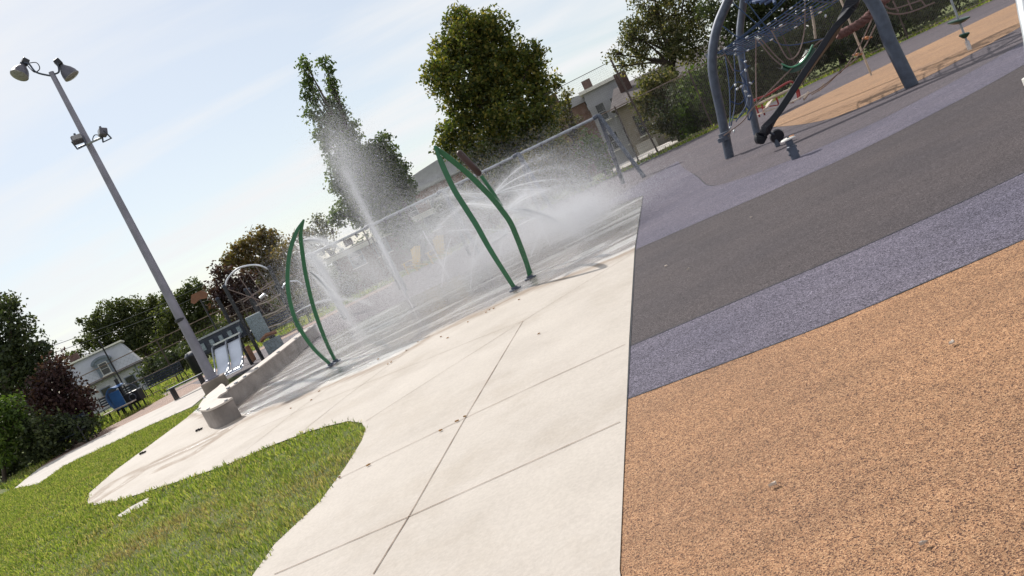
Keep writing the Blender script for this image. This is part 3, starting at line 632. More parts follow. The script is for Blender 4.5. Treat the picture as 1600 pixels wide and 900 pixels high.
b.add(vs_, fs_); b.add([(dx+a*.78, D-.42, ze+1.66+c*.4) for a, c in pr], [tuple(range(n))])
b.build('dormer_hood', M['trimblue'], rf)
window(t, (dx, D-.36, ze+.98), .8, 1.25, fr=M['white_stucco'])
window(t, (-24.4*k, D, gz+1.35), .95, 1.5, fr=M['trimblue']); window(t, (-25.9*k, D, gz+1.35), .95, 1.5, fr=M['trimblue'])
for xx in (-23.8*k, -25.1*k):
    B().tube([(xx, D-.06, gz+.1), (xx, D-.06, ze)], .05, 6).build('downpipe', M['trimblue'], t)
t.rotation_euler.z = R_(24)     # it faces the play area
# low brick building behind the swings
D = 52; gz = ter(D)
t = thing('brick_building', 'low brown brick building with white fascia behind the swing set', 'building', (-6, D, gz))
A = P(528, 396, D); Bq = P(668, 348, D); zb = (A.z+Bq.z)/2
B().box(((A.x+Bq.x)/2+2, D+4, (gz+zb)/2), (Bq.x-A.x+5, 8, zb-gz)).build('wall', M['brickbrown'], t)
B().box(((A.x+Bq.x)/2+2, D+4, zb+.2), (Bq.x-A.x+5.8, 8.9, .4)).build('roof', M['fascia'], t)
for i in range(5): window(t, (A.x+1.0+i*1.9, D, gz+2.1), .9, 1.0, fr=M['trimblue'])
B().box((A.x+4.9, D-.05, gz+1.05), (.95, .12, 2.1)).build('door', M['roofdark'], t)
# large pale building with a low curved roof
D = 96; gz = ter(D)
t = thing('curved_roof_hall', 'large grey hall with low curved roof between poplar and maple', 'building', (2, D, gz))
A = P(600, 322, D); Cc = P(690, 258, D); E_ = P(790, 260, D); w2 = 17
b = B(); n = 18; cx = Cc.x+8; prof = [(cx+w2*math.cos(math.pi*(1-i/n)), A.z-.3+(Cc.z-A.z+1.5)*math.sin(math.pi*i/n)) for i in range(n+1)]
b.add([(x, D, z) for x, z in prof]+[(x, D+20, z) for x, z in prof], [(i, i+1, n+2+i, n+1+i) for i in range(n)]+[tuple(range(n+1)), tuple(range(n+1, 2*n+2))[::-1]])
b.build('roof', M['greysid'], t)
B().box((cx, D+10, (gz+A.z)/2-.2), (2*w2-.6, 19.4, A.z-gz)).build('wall', M['brickbrown'], t)
B().box((cx, D-.2, A.z+.05), (2*w2+.4, .3, .5)).build('fascia', M['greysid'], t)
for i in range(9): window(t, (cx-w2+3+i*3.4, D, A.z-2.2), 1.6, 1.4, fr=M['greysid'])
# grey flat-fronted house behind the right fence
D = 58; gz = ter(D)
t = thing('grey_house', 'narrow pale grey flat-roofed house behind the tall fence post', 'house', (P(918, 165, D).x, D, gz))
a0 = P(918, 165, D); a1 = P(957, 148, D); zt = P(940, 134, D).z
xa, xb = a0.x, a0.x+2.9
wl_ = B().box(((xa+xb)/2, D+5, (gz+zt)/2), (xb-xa, 10, zt-gz)).build('wall', M['greysid'], t)
B().box(((xa+xb)/2, D+5, zt+.12), (xb-xa+.5, 10.5, .24)).build('cornice', M['fascia'], t)
for i in (0, 1):
    for j in (0, 1): window(t, (xa+.8+i*1.2, D, gz+1.9+j*2.35), .7, 1.3, fr=M['greysid'])
B().box((xa+.55, D+2.5, zt+.65), (.7, .7, .85)).build('chimney', M['brick'], t)
t.rotation_euler.z = R_(-13)
t = thing('brown_house', 'brown-sided low house with brick chimney peeking left of the grey house', 'house', (xa, D, gz))
c = P(893, 165, D)
B().box((xa-2.3, D+6.5, (gz+c.z)/2), (4.4, 7, c.z-gz)).build('wall', M['brickbrown'], t)
rf = B().box((xa-2.3, D+6.5, c.z+.25), (4.5, 7.6, .5)).build('roof', M['greysid'], t)
B().box((xa-2.4, D+4.5, c.z+1.1), (.9, .9, 1.3)).build('chimney', M['brick'], rf)
t.rotation_euler.z = R_(-11)
# beige house under the shade tree
D = 50; gz = ter(D)
t = thing('beige_house', 'beige rendered house with brick chimney half hidden by leaves', 'house', (P(962, 170, D).x, D, gz))
c = P(985, 160, D); ztop = c.z
xa = P(962, 170, D).x
B().box((xa+4.4, D+5, (gz+ztop)/2), (8.8, 10, ztop-gz)).build('wall', M['beige'], t)
b = B(); ov = .4
b.add([(xa-ov, D-ov, ztop), (xa+8.8+ov, D-ov, ztop), (xa+8.8+ov, D+10+ov, ztop), (xa-ov, D+10+ov, ztop), (xa+.3, D+5, ztop+1.5), (xa+8.5, D+5, ztop+1.5)],
      [(0, 1, 5, 4), (1, 2, 5), (2, 3, 4, 5), (3, 0, 4), (3, 2, 1, 0)])
rf = b.build('roof', M['roofdark'], t)
B().box((xa+1.1, D+3.2, ztop+1.4), (.85, .7, 1.7)).build('chimney', M['brick'], rf)
for i in range(4): window(t, (xa+1.2+i*2.0, D, gz+1.9), .8, 1.3, fr=M['roofdark'])
b = B(); 
for i in range(4): b.box((xa+.9+i*.0, D-1.2-i*.3, gz+.75-i*.2), (1.3, .3, .2+.0))
b.build('front_steps', M['path'], t); t.rotation_euler.z = R_(-14)
# driveway seen through the fence
tag(B().box((9.2, 40.5, ter(40.5)+.03), (4.2, 7.5, .06), rz=-.15).build('driveway', M['path']), kind='structure')
tag(B().box((13.4, 37.8, .35), (2.6, .3, 1.0)).build('garden_wall', M['brick']), 'short brick garden wall behind fence under the olive tree', 'wall')

# ------------------------------------------------------------------ fences
def fence(name, label, pts, h, rails, step, mesh=.11, wire=.006):
    pts = [Vector((p[0], p[1], 0)) for p in pts]
    t = thing(name, label, 'fence', tuple(pts[0]))
    segs = list(zip(pts[:-1], pts[1:])); post = B(); rl = B(); wv = B(); posts = []
    for a, b_ in segs:
        L_ = (b_-a).length; d = (b_-a)/L_; n = max(1, round(L_/step))
        for i in range(n+1 if b_ is pts[-1] else n): posts.append(a+d*(L_*i/n))
        for z in rails: rl.tube([a+Vector((0, 0, z)), b_+Vector((0, 0, z))], .024, 6)
        nrm = Vector((d.y, -d.x, 0))*.03
        m = int((L_+h)/mesh)
        for sgn in (1, -1):
            for i in range(m):
                s0 = i*mesh-h if sgn == 1 else i*mesh
                s1 = s0+sgn*h; z0, z1 = 0.05, h
                lo, hi = s0, s1
                # clip to the panel
                def at(s): return z0+(z1-z0)*(s-s0)/(s1-s0)
                c0 = min(max(s0, 0), L_); c1 = min(max(s1, 0), L_)
                if abs(c1-c0) < .02: continue
                p0 = a+d*c0+nrm; p1 = a+d*c1+nrm; p0.z = at(c0); p1.z = at(c1)
                wv.tube([p0, p1], wire/2, 3, cap=False)
    for p in posts:
        B().tube([p, p+Vector((0, 0, h+.05))], .035, 8).build('post', M['fence'], t)
    rl.build('rails', M['rail'], t); wv.build('wire_mesh', M['wire'], t)
    return t
fence('chain_link_fence', 'tall chain link fence running behind the rope climber and swings', [(24, 28.6), (19, 30.9), (15, 32.4), (11, 33.2), (7.6, 34.0), (1, 34.9), (-5, 34.9)], 2.7, (.08, 2.68), 6.0)
t = thing('backstop_fence', 'tall rusty post with high mesh panel rising above the chain link fence', 'fence', (8.3, 33.85, 0))
B().tube([(8.5, 33.8, 0), (8.25, 33.8, 4.62)], .045, 8).build('post', M['fence'], t)
B().tube([(8.25, 33.8, 4.58), (5.0, 34.3, 4.55)], .015, 6).build('rail', M['fence'], t)
b = B()
for i in range(46):
    for sg in (1, -1):
        x = 5.1+i*.1; x2 = x+sg*1.85; xa_ = min(max(x, 5.0), 8.25); xb_ = min(max(x2, 5.0), 8.25)
        if abs(xa_-xb_) > .05:
            b.tube([(xa_, 34.05, 2.72+abs(xa_-x)), (xb_, 34.05, 2.72+abs(xb_-x))], .002, 3, cap=False)
b.build('wire_mesh', M['wire'], t)
fence('rail_fence', 'chain link fence with light rails crossing in front of the mansard house', [(-19.5, 34.2), (-15.4, 34.2), (-11.5, 35), (-5, 36.5)], 2.2, (.1, .92, 1.7, 2.18), 3.2, .22, .004)
# overhead cables
b = B()
for (p, q, D1, D2) in [((60, 548), (335, 436), 40, 60), ((70, 556), (340, 447), 41, 61), ((-40, 600), (60, 548), 36, 40)]:
    a, c = P(*p, D1), P(*q, D2); b.tube([a.lerp(c, i/8)-Vector((0, 0, .25*math.sin(math.pi*i/8))) for i in range(9)], .014, 4)
tag(b.build('overhead_cable', M['black']), 'thin dark overhead cables strung across the sky over the oaks', 'cable')

# ------------------------------------------------------------------ floodlight pole
bp = G(341, 609); D = bp.y
t = thing('floodlight_pole', 'tall tapered grey pole with four floodlights on a concrete block', 'light pole', tuple(bp))
top = Vector((bp.x+.12, D, P(75, 115, D).z))
B().box((bp.x, D, .17), (.62, .58, .34), .25).build('footing', M['block'], t, bevel=.03)
B().tube([(bp.x, D, .33)]+[Vector((bp.x, D, .4)).lerp(top, i/6) for i in range(7)], [.15]+[.14-.075*i/6 for i in range(7)], 14).build('pole', M['polemetal'], t, smooth=True)
B().lathe((bp.x, D, .342), [(.2, 0), (.2, .03), (.15, .05)], 14).build('base_flange', M['polemetal'], t)
zb = P(287, 500, D).z
B().lathe((bp.x, D, zb), [(.14, 0), (.145, .02), (.145, .07), (.135, .09)], 14).build('band', M['black'], t)
# bell-shaped lamps at the top
def bell(c, aim, nm):
    c = Vector(c); aim = Vector(aim).normalized()
    h_ = B().lathe(c, [(a_*.8, z_*.8) for a_, z_ in [(.07, -.12), (.10, -.05), (.13, 0), (.20, .10), (.245, .22), (.26, .33), (.27, .34)]], 22, aim).build(nm, M['lamphousing'], t, smooth=True)
    B().lathe(c+aim*.268, [(.212, 0), (.21, .02), (.16, .04), (.01, .05)], 22, aim).build('lens', M['lens'], h_, smooth=True)
    B().box(c-aim*.17, (.19, .16, .17), M=aim.to_track_quat('Z', 'Y').to_matrix()).build('ballast_box', M['black'], h_, bevel=.02)
    return h_
La = P(37, 108, D); Ra = P(96, 105, D)
bell(La+Vector((0, 0, .05)), (-.42, -.55, -.75), 'floodlight'); bell(Ra+Vector((0, .1, .0)), (.25, .1, -.85), 'floodlight')
B().tube(spline([top-Vector((0, 0, .12)), P(57, 113, D), P(45, 100, D), P(32, 98, D)], 6), .024, 8).build('arm', M['galvdark'], t, smooth=True)
B().tube(spline([top-Vector((0, 0, .1)), P(84, 116, D), P(92, 112, D), P(90, 98, D)], 6), .024, 8).build('arm', M['galvdark'], t, smooth=True)
B().tube(spline([P(33, 101, D), P(43, 99, D), P(57, 98, D), P(62, 107, D), P(55, 113, D), P(48, 108, D), P(42, 101, D)], 6), .012, 6).build('cable', M['black'], t, smooth=True)
c1, c2 = P(124, 230, D), P(158, 214, D); zc = (c1.z+c2.z)/2; cx_ = top.x-.02
pm = Vector((bp.x, D, .5)).lerp(top, .77)
arm = B().tube([P(123, 231, D-.16), P(159, 215, D-.16)], .03, 8).build('crossarm', M['galv'], t)
def flood(c, rz, tilt):
    Mx = Matrix.Rotation(rz, 3, 'Z') @ Matrix.Rotation(tilt, 3, 'X'); c = Vector(c)
    h_ = B().box(c, (.27, .18, .19), M=Mx).build('floodlight', M['lamphousing'], t, bevel=.025)
    B().box(c+Mx @ Vector((0, -.096, 0)), (.23, .02, .15), M=Mx).build('lens', M['lens'], h_)
    b_ = B(); b_.beam(c+Mx @ Vector((-.15, 0, 0)), c+Vector((-.12, 0, -.22)), .02, .04); b_.beam(c+Mx @ Vector((.15, 0, 0)), c+Vector((.12, 0, -.22)), .02, .04)
    b_.beam(c+Vector((-.13, 0, -.22)), c+Vector((.13, 0, -.22)), .04, .02); b_.tube([c+Vector((0, 0, .1)), c+Vector((0, 0, .17))], .03, 8)
    b_.build('bracket', M['galvdark'], h_)
flood(P(121, 218, D-.2), .5, -.5); flood(P(161, 207, D-.2), -.9, -.35)
B().tube(spline([P(158, 212, D-.15), P(148, 211, D-.15), P(145, 219, D-.15), P(152, 219, D-.15)], 5), .012, 6).build('cable', M['black'], t)

# ------------------------------------------------------------------ seat wall
H_ = .34
Rp = spline([G(x, y, H_) for x, y in [(352, 613), (366, 604), (381, 593), (402, 578), (441, 548.5), (470.5, 525), (492, 508)]], 7)
for p in Rp: p.z = 0
Lp = []
for i, p in enumerate(Rp):
    tt = (Rp[min(i+1, len(Rp)-1)]-Rp[max(i-1, 0)]).normalized(); Lp.append(p+Vector((-tt.y, tt.x, 0))*.36)
t = thing('seat_wall', 'low curved concrete seat wall around the splash pad with flat pale top', 'wall', (-5.6, 13.5, 0))
def wallstrip(L1, R1, z0, z1, name, mat):
    b = B(); k = len(L1)
    vs_ = [(p.x, p.y, z) for z in (z0, z1) for p in list(L1)+list(R1)]
    fs_ = []
    for i in range(k-1):
        fs_ += [(i, i+1, k+i+1, k+i), (2*k+i, 3*k+i, 3*k+i+1, 2*k+i+1), (i, 2*k+i, 2*k+i+1, i+1), (k+i, k+i+1, 3*k+i+1, 3*k+i)]
    fs_ += [(0, k, 3*k, 2*k), (k-1, 3*k-1, 4*k-1, 2*k-1)]
    return b.add(vs_, fs_).build(name, mat, t, bevel=.012)
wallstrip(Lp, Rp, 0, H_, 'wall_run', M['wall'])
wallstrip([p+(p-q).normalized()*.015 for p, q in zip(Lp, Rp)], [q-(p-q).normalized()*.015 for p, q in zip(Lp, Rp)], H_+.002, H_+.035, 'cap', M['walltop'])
# bull-nose end: a wide rounded lobe facing the camera
lobe = [G(x, y, H_) for x, y in [(364, 623.5), (350, 632), (332, 641), (320, 643.8), (313, 642), (314, 634), (325, 620), (340, 608), (348, 602), (356, 612), (346, 619), (341, 625), (352, 625)]]
for p in lobe: p.z = 0
lobe = spline(lobe+[lobe[0]], 3)[:-1]; lobe = [(p.x, p.y) for p in lobe]
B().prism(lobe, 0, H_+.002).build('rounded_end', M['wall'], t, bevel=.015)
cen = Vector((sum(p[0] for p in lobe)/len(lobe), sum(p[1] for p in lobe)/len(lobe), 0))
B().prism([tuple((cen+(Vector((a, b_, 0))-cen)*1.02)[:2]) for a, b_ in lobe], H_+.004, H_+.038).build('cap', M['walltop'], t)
for i in range(3, len(Rp), 6):
    B().box((Rp[i].x, Rp[i].y, H_+.045), (.07, .06, .03)).build('skate_stop', M['galv'], t)
for i in (2, 7, 12, 17):
    p = lobe[i]; B().box((p[0], p[1], H_+.045), (.05, .05, .025)).build('skate_stop', M['galv'], t)

# ------------------------------------------------------------------ green metal leaves
def leafarch(label, Lpx, Rpx, DL, DR, wd):
    DA = (DL+DR)/2
    ft = (P(*Lpx[0], DL)+P(*Rpx[0], DR))/2; ft.z = 0.010
    t = thing('leaf_sprayer', label, 'water feature', tuple(ft), 'green metal leaf sprayers on the splash pad')
    def mem(px, D0):
        n = len(px)-1; pts = spline([P(x, y, D0+(DA-D0)*i/n) for i, (x, y) in enumerate(px)], 6); pts[0].z = .010; return pts
    a = mem(Lpx, DL); b_ = mem(Rpx, DR)
    for pts in (a, b_):
        k = len(pts); B().ribbon(pts, [wd*(.92+.25*min(i, 10)/10) if i < k-8 else wd*(1.15-.1*(i-k+8)) for i in range(k)], .05, (1, 0, 0)).build('leaf_edge', M['green'], t, bevel=.006)
        B().lathe((pts[0].x, pts[0].y, .010), [(.11, 0), (.11, .012), (.06, .016), (.055, .05)], 16).build('base_plate', M['galvdark'], t)
    return t, a, b_
lf2, m2a, m2b = leafarch('larger green metal leaf outline, nearer the middle, with cattail behind it', [(805, 452), (767, 392), (745, 353), (728, 326), (711, 299), (698, 273), (688, 250), (679, 228)],
                         [(828, 433), (823, 412), (815, 390), (806, 367), (797, 347), (785, 330), (770, 311), (753, 293), (735, 275), (719, 261), (703, 248), (690, 238), (679, 228)], 12.5, 13.0, .080)
lf1, m1a, m1b = leafarch('narrow green metal leaf outline standing nearer the concrete seat wall', [(517, 570), (488, 542), (462, 500), (450, 450), (452, 400), (462, 365), (475, 343)],
                         [(525, 566), (508, 530), (490, 480), (478, 430), (472, 390), (470, 365), (475, 343)], 14.1, 14.3, .062)
Dc = 13.6
ct = thing('cattail_sprayer', 'brown cattail head on green stem behind the larger green leaf', 'water feature', tuple(P(835, 425, Dc)))
cp = [P(828, 424, Dc), P(815, 388, Dc), P(797, 347, Dc), P(774, 307, Dc), P(752, 275, Dc)]
cp[0].z = .010; B().tube(spline(cp, 6), .035, 10).build('stem', M['green'], ct, smooth=True)
hd = [P(750, 273, Dc), P(716, 237, Dc)]; dd = (hd[1]-hd[0])
B().tube([hd[0]-dd*.02, hd[0]+dd*.04, hd[0]+dd*.5, hd[0]+dd*.94, hd[0]+dd*.99, hd[0]+dd*1.03], [.03, .06, .062, .062, .05, .015], 14).build('cattail_head', M['cattail'], ct, smooth=True)

# ------------------------------------------------------------------ swing set
topz = 2.38
tops = [P(931, 180, 24.8), P(806, 241, 25.0), P(690, 302, 25.1), P(578, 359, 25.3), P(486, 404, 25.5)]
for p in tops: p.z = topz
t = thing('swing_set', 'long steel swing frame with leg pairs and one top bar across the wet area', 'swing set', (0, 25, 0))
B().tube([tops[0]]+tops[1:], .05, 10).build('top_bar', M['galv'], t, smooth=True)
for i, p in enumerate(tops):
    for s in (-1, 1):
        foot = Vector((p.x+(.25 if i == 0 else .1)+s*.18, p.y-s*.85, 0)); nm = 'leg'
        pts = spline([p+Vector((-.12, 0, .0)), p+Vector((.05, -s*.05, .01)), p+Vector((.1, -s*.14, -.16)), p.lerp(foot, .5)+Vector((.04, 0, 0)), foot], 6)
        B().tube(pts, .07, 10).build(nm, M['galvdark'], t, smooth=True)
for i in range(4):
    a, c = tops[i], tops[i+1]
    for f_ in (.22, .42, .58, .78) if i > 0 else (.3, .7):
        q = a.lerp(c, f_); b = B(); b.lathe(q-Vector((0, 0, .1)), [(.035, 0), (.05, .02), (.05, .09)], 8); b.box(q-Vector((0, 0, .12)), (.05, .04, .08)); b.build('swing_hanger', M['black'], t)
tb = P(720, 398, 25)
B().box(tops[3].lerp(tops[4], .38)-Vector((0, 0, .17)), (.28, .2, .22)).build('hanger_block', M['cattail'], t, bevel=.02)

# ------------------------------------------------------------------ yellow garden chairs
def chair(label):
    t = thing('garden_chair', label, 'chair', (0, 0, 0), 'yellow slatted garden chairs')
    for i, s in enumerate((-.36, -.24, -.12, 0, .12, .24, .36)[1:6]):
        a = Vector((s*.75, .28, .34)); e = Vector((s*1.25, .62, 1.12-abs(s)*.35)); B().ribbon([a, a.lerp(e, .5), e], .105, .022, (1, 0, 0)).build('back_slat', M['yellow'], t)
    for i in range(5): B().box((0, -.28+i*.13, .37-i*.022), (.56, .11, .022)).build('seat_slat', M['yellow'], t)
    B().box((0, .50, .72), (.56, .03, .06)).build('back_rail', M['yellow'], t)
    for s in (-1, 1):
        B().box((s*.34, 0, .58), (.14, .78, .025)).build('armrest', M['yellow'], t)
        B().beam((s*.31, -.3, 0), (s*.31, -.3, .57), .1, .03).build('leg', M['yellow'], t)
        B().beam((s*.30, .62, .02), (s*.30, -.34, .38), .03, .1).build('leg', M['yellow'], t)
    return t
ch = chair('yellow slatted garden chair nearer the poplar trunks, left of its twin'); ch.location = (-3.45, 33.3, 0); ch.rotation_euler.z = R_(-38)
c2 = copy_tree(ch); c2['label'] = 'yellow slatted garden chair closer to the green leaf, right of its twin'; c2.location = (-2.25, 32.8, 0); c2.rotation_euler.z = R_(-30)
ch.scale = c2.scale = (.9,)*3

# ------------------------------------------------------------------ benches
def bench(label):
    t = thing('park_bench', label, 'bench', (0, 0, 0), 'dark metal park benches')
    B().box((0, 0, .44), (1.7, .42, .035)).build('seat', M['navy'], t)
    b = B(); [b.box((0, .22+.02*i, .56+.11*i), (1.7, .025, .075)) for i in range(4)]; b.build('backrest', M['navy'], t)
    for s in (-.85, .85):
        pts = spline([(s, -.24, 0), (s, -.24, .4), (s, -.26, .62), (s, -.12, .67), (s, .2, .64)], 5)
        B().tube(pts, .022, 8).build('armrest', M['black'], t); B().tube([(s, .3, 0), (s, .21, .45), (s, .3, .98)], .022, 8).build('leg', M['black'], t)
    return t
bn = [((-15.5, 25.0), -.12, 'dark park bench in the shade of the hedge at the left'), ((-17.6, 33.0), .02, 'dark park bench left of the litter bin, nearer the blue panel'),
      ((-15.4, 33.0), 0, 'dark park bench immediately left of the litter bin'), ((-9.3, 32.6), .1, 'dark park bench seen left of the narrow green leaf')]
b0 = bench('')
for i, (p, rz, lb) in enumerate(bn):
    o = b0 if i == 0 else copy_tree(b0); o.location = (p[0], p[1], 0); o.rotation_euler.z = rz; o['label'] = lb
p = G(207, 651)
t = thing('low_table', 'low pale slatted bench in front of the blue curved panel', 'bench', (-15.2, 28.3, 0))
B().box((-15.2, 28.3, .42), (1.25, .42, .04)).build('seat', M['plank'], t)
for x in (-15.72, -15.2, -14.68):
    for y in (28.12, 28.48): B().box((x, y, .2), (.05, .05, .4)).build('leg', M['black'], t)
p = G(317, 607, 0)
t = thing('flat_bench', 'small dark flat bench right beside the floodlight pole footing', 'bench', (-10.9, 24.6, 0))
B().box((-10.9, 24.6, .42), (1.2, .36, .04)).build('seat', M['navy'], t)
for s in (-.5, .5): B().box((-10.9+s, 24.6, .2), (.05, .3, .4)).build('leg', M['black'], t)
t = thing('litter_bin', 'dark round litter bin on the grass left of the play tower', 'bin', (-14.0, 33.6, 0))
B().lathe((-14.0, 33.6, 0), [(.33, 0), (.36, .1), (.38, .85), (.40, .9), (.38, .95)], 18).build('body', M['black'], t, smooth=True)
B().lathe((-14.0, 33.6, .95), [(.38, 0), (.30, .1), (.14, .14), (.12, .12)], 18).build('lid', M['navy'], t, smooth=True)

# ------------------------------------------------------------------ blue curved play panel
o = Vector((-15.3, 29.4, 0))
t = thing('play_cab', 'blue curved play cab with arched handle and dark wheel panel', 'play equipment', tuple(o))
b = B(); n = 14; prof = [(-.52+.1*math.cos(i/n*math.pi), .45+1.15*i/n) for i in range(n+1)]
pts = spline([o+Vector((-.35, -.1, .42)), o+Vector((-.55, -.1, .9)), o+Vector((-.52, -.1, 1.35)), o+Vector((-.22, -.1, 1.62)), o+Vector((.12, -.1, 1.55))], 5)
b.ribbon(pts, .75, .05, (.25, 1, 0)); b.build('hood', M['bluep'], t, smooth=True)
B().prism([(o.x+a, o.y+c) for a, c in [(-.5, -.42), (.1, -.42), (.1, -.36), (-.5, -.36)]], .42, 1.42).build('side_panel', M['bluep'], t, bevel=.03)
B().box(o+Vector((.5, -.1, .72)), (.85, .5, .62)).build('console', M['black'], t, bevel=.06)
B().tube([o+Vector((.55+.17*math.cos(a), -.42, .74+.17*math.sin(a))) for a in [i*math.pi/8 for i in range(17)]], .025, 6).build('wheel', M['galvdark'], t)
B().tube(spline([o+Vector((.1, -.1, 1.5)), o+Vector((.45, -.1, 1.5)), o+Vector((.75, -.1, 1.25)), o+Vector((.85, -.1, .95))], 6), .022, 8).build('handle', M['galvdark'], t)
B().tube([o+Vector((-.1, .2, 0)), o+Vector((-.1, .2, 1.95))], .09, 12).build('post', M['black'], t, smooth=True)
for s in (-.3, .5, .8): B().box(o+Vector((s, -.1, .2)), (.06, .06, .42)).build('leg', M['black'], t)
t.scale = (.74,)*3; t.location = (-15.1, 28.9, 0)
t = thing('thin_post', 'thin dark post rising above the blue play cab', 'post', (-15.6, 30.2, 0))
B().tube([(-15.6, 30.2, 0), (-15.6, 30.2, 3.0)], .03, 8).build('shaft', M['black'], t); B().lathe((-15.6, 30.2, 3.0), [(.035, 0), (.05, .02), (.02, .07)], 10).build('cap', M['black'], t)

# ------------------------------------------------------------------ play tower with double slide
X0, Y0 = -9.75, 26.0   # built here, then slid towards the camera below
t = thing('play_tower', 'play tower with double metal slide, dark panels and arched bars', 'play structure', (X0, Y0, 0))
for (x, y, h_) in [(-11.0, 26.0, 1.35), (-10.2, 27.4, 2.35), (-9.35, 26.0, 2.55), (-8.95, 26.4, 2.2), (-8.35, 27.4, 1.9), (-7.95, 26.2, 2.5), (-9.2, 27.4, 2.2)]:
    po = B().tube([(x, y, 0), (x, y, h_)], .06, 10).build('post', M['black'], t, smooth=True)
    B().lathe((x, y, h_), [(.065, -.02), (.07, .02), (.04, .06)], 10).build('cap', M['navy'], po)
B().box((-10.1, 26.75, .98), (1.8, 1.3, .07)).build('deck', M['navy'], t)
B().box((-10.15, 26.02, 1.22), (1.55, .06, .42)).build('front_panel', M['navy'], t)
[B().box((-10.75+i*.3, 25.97, 1.2), (.12, .05, .22)).build('panel_cutout', M['greyp'], t) for i in range(5)]
B().beam((-10.9, 25.95, 1.46), (-9.4, 25.95, 1.46), .04, .05).build('top_rail', M['galv'], t)
B().box((-9.0, 25.98, 1.03), (.5, .05, .82)).build('speckled_panel', M['greyp'], t, bevel=.03)
for i, xc in enumerate((-10.22, -9.78)):
    pts = spline([(xc, 25.95, .98), (xc, 25.7, .92), (xc, 25.25, .42), (xc, 24.85, .22), (xc, 24.6, .2)], 6)
    B().ribbon(pts, .40, .02, (1, 0, 0)).build('slide_chute', M['slide'], t, smooth=True)
for xc in (-10.45, -10.0, -9.55):
    pts = spline([(xc, 25.95, 1.1), (xc, 25.7, 1.02), (xc, 25.25, .53), (xc, 24.85, .32), (xc, 24.6, .28)], 6)
    B().ribbon(pts, .03, .05, (1, 0, 0)).build('slide_side', M['galv'], t)
B().beam((-10.45, 25.93, 1.12), (-9.55, 25.93, 1.12), .03, .05).build('slide_bar', M['silver'], t); B().beam((-10.45, 24.85, .3), (-9.55, 24.85, .3), .05, .03).build('slide_bar', M['silver'], t)
B().box((-9.35, 25.3, .45), (.05, .45, .5), rz=.1).build('orange_side_panel', M['orangep'], t, bevel=.03)
B().prism([(-9.05, 25.75), (-8.55, 25.75), (-8.55, 25.95), (-9.05, 25.95)], .1, .55).build('drum_panel', M['greyp'], t)
B().tube([(-9.05, 25.7, .62), (-8.8, 25.62, .72), (-8.5, 25.68, .68)], .06, 8).build('orange_handle', M['orangep'], t)
# arched bars
ar = B(); ar.tube(spline([(-9.35, 26.0, 2.5), (-9.15, 26, 2.72), (-8.7, 26, 2.86), (-8.2, 26, 2.72), (-7.98, 26.2, 2.45)], 6), .03, 8); ar.build('arch_bar', M['silver'], t, smooth=True)
ar = B(); ar.tube(spline([(-7.95, 26.2, 1.72), (-7.75, 26.3, 1.86), (-7.45, 26.4, 1.78), (-7.35, 26.4, 1.6)], 6), .025, 8); ar.build('arch_bar', M['silver'], t, smooth=True)
for i in range(4):
    z = .5+i*.38; B().tube([(-8.95, 26.4, z), (-8.45, 26.3, z-.05), (-7.95, 26.2, z)], .022, 6).build('rung', M['brass'], t)
b = B()
for x in (-8.9, -8.6, -8.3): b.tube([(x, 26.2, 2.75), (x+.15, 26.3, 1.3)], .012, 5)
b.tube([(-9.35, 26, 2.5), (-8.6, 26.1, 1.7), (-8.1, 26.2, 1.2)], .015, 5); b.tube([(-9.1, 26.1, 1.9), (-8.0, 26.2, 2.1)], .02, 5); b.build('climbing_net', M['rope_tan'], t)
B().tube([(-8.55, 25.95, 1.78), (-8.35, 25.95, 1.83)], .05, 8).build('mirror_ball', M['silver'], t)
t.location = (-8.15, 22.9, 0)
c = P(300, 466, 27)
t2 = thing('orange_roof_sign', 'dull orange scalloped sign on a dark post above the slide tower', 'sign', (c.x+.2, 27.6, 0))
b = B(); b.prism([(-.34, -.1), (-.25, -.2), (0, -.13), (.25, -.2), (.36, -.05), (.2, .14), (-.2, .14)], -.015, .015)
b.v = [(c.x+x, 27.6+z, c.z+y) for x, y, z in b.v]; b.build('sign_board', M['orangep'], t2); B().tube([(c.x+.0, 27.64, 0), (c.x, 27.64, c.z)], .03, 6).build('post', M['black'], t2)

# ------------------------------------------------------------------ rope climber, right
apex = Vector((8.6, 15.2, 4.5))
t = thing('rope_climber', 'large climbing frame of bent galvanised posts with blue rope nets', 'play structure', (8, 15.5, 0))
A_ = [Vector((5.79, 17.25, 0)), P(1126, 175, 17.2), P(1113, 105, 17.05), P(1119, 48, 16.95), P(1140, -5, 16.8), Vector((7.7, 16.2, 4.0)), apex]
B_ = [Vector((7.62, 19.97, 0)), P(1166, 130, 19.9), P(1156, 62, 19.8), P(1162, 0, 19.6), Vector((8.6, 18.6, 4.1)), Vector((8.65, 17, 4.55)), apex]
C_ = [Vector((8.55, 14.33, 0)), P(1392, 68, 14.4), P(1362, 0, 14.45), Vector((8.2, 14.7, 3.3)), apex]
D_ = [Vector((7.6, 8.6, 0)), P(1632, 140, 8.9), P(1610, 40, 9.2), Vector((8.0, 10.2, 2.1)), Vector((8.6, 12.2, 3.9)), apex]
AA = spline(A_, 7); BB = spline(B_, 7); CC = spline(C_, 7); DD = spline(D_, 7)
for pts, r, mt in ((AA, .105, 'galvdark'), (BB, .095, 'galvdark'), (CC, .125, 'galvdark'), (DD, .10, 'galvlight')):
    B().tube(pts, r, 16).build('bent_post', M[mt], t, smooth=True)
def collar(c, r, d=(0, 0, 1), mt='galvdark'):
    return B().lathe(c, [(r, -.05), (r+.035, -.045), (r+.035, .045), (r, .05)], 16, d).build('collar', M[mt], t, smooth=False)
for px, r in (((1132, 210), .10), ((1130.5, 217), .10), ((1112, 84), .105)): collar(P(px[0], px[1], 17.1), r)
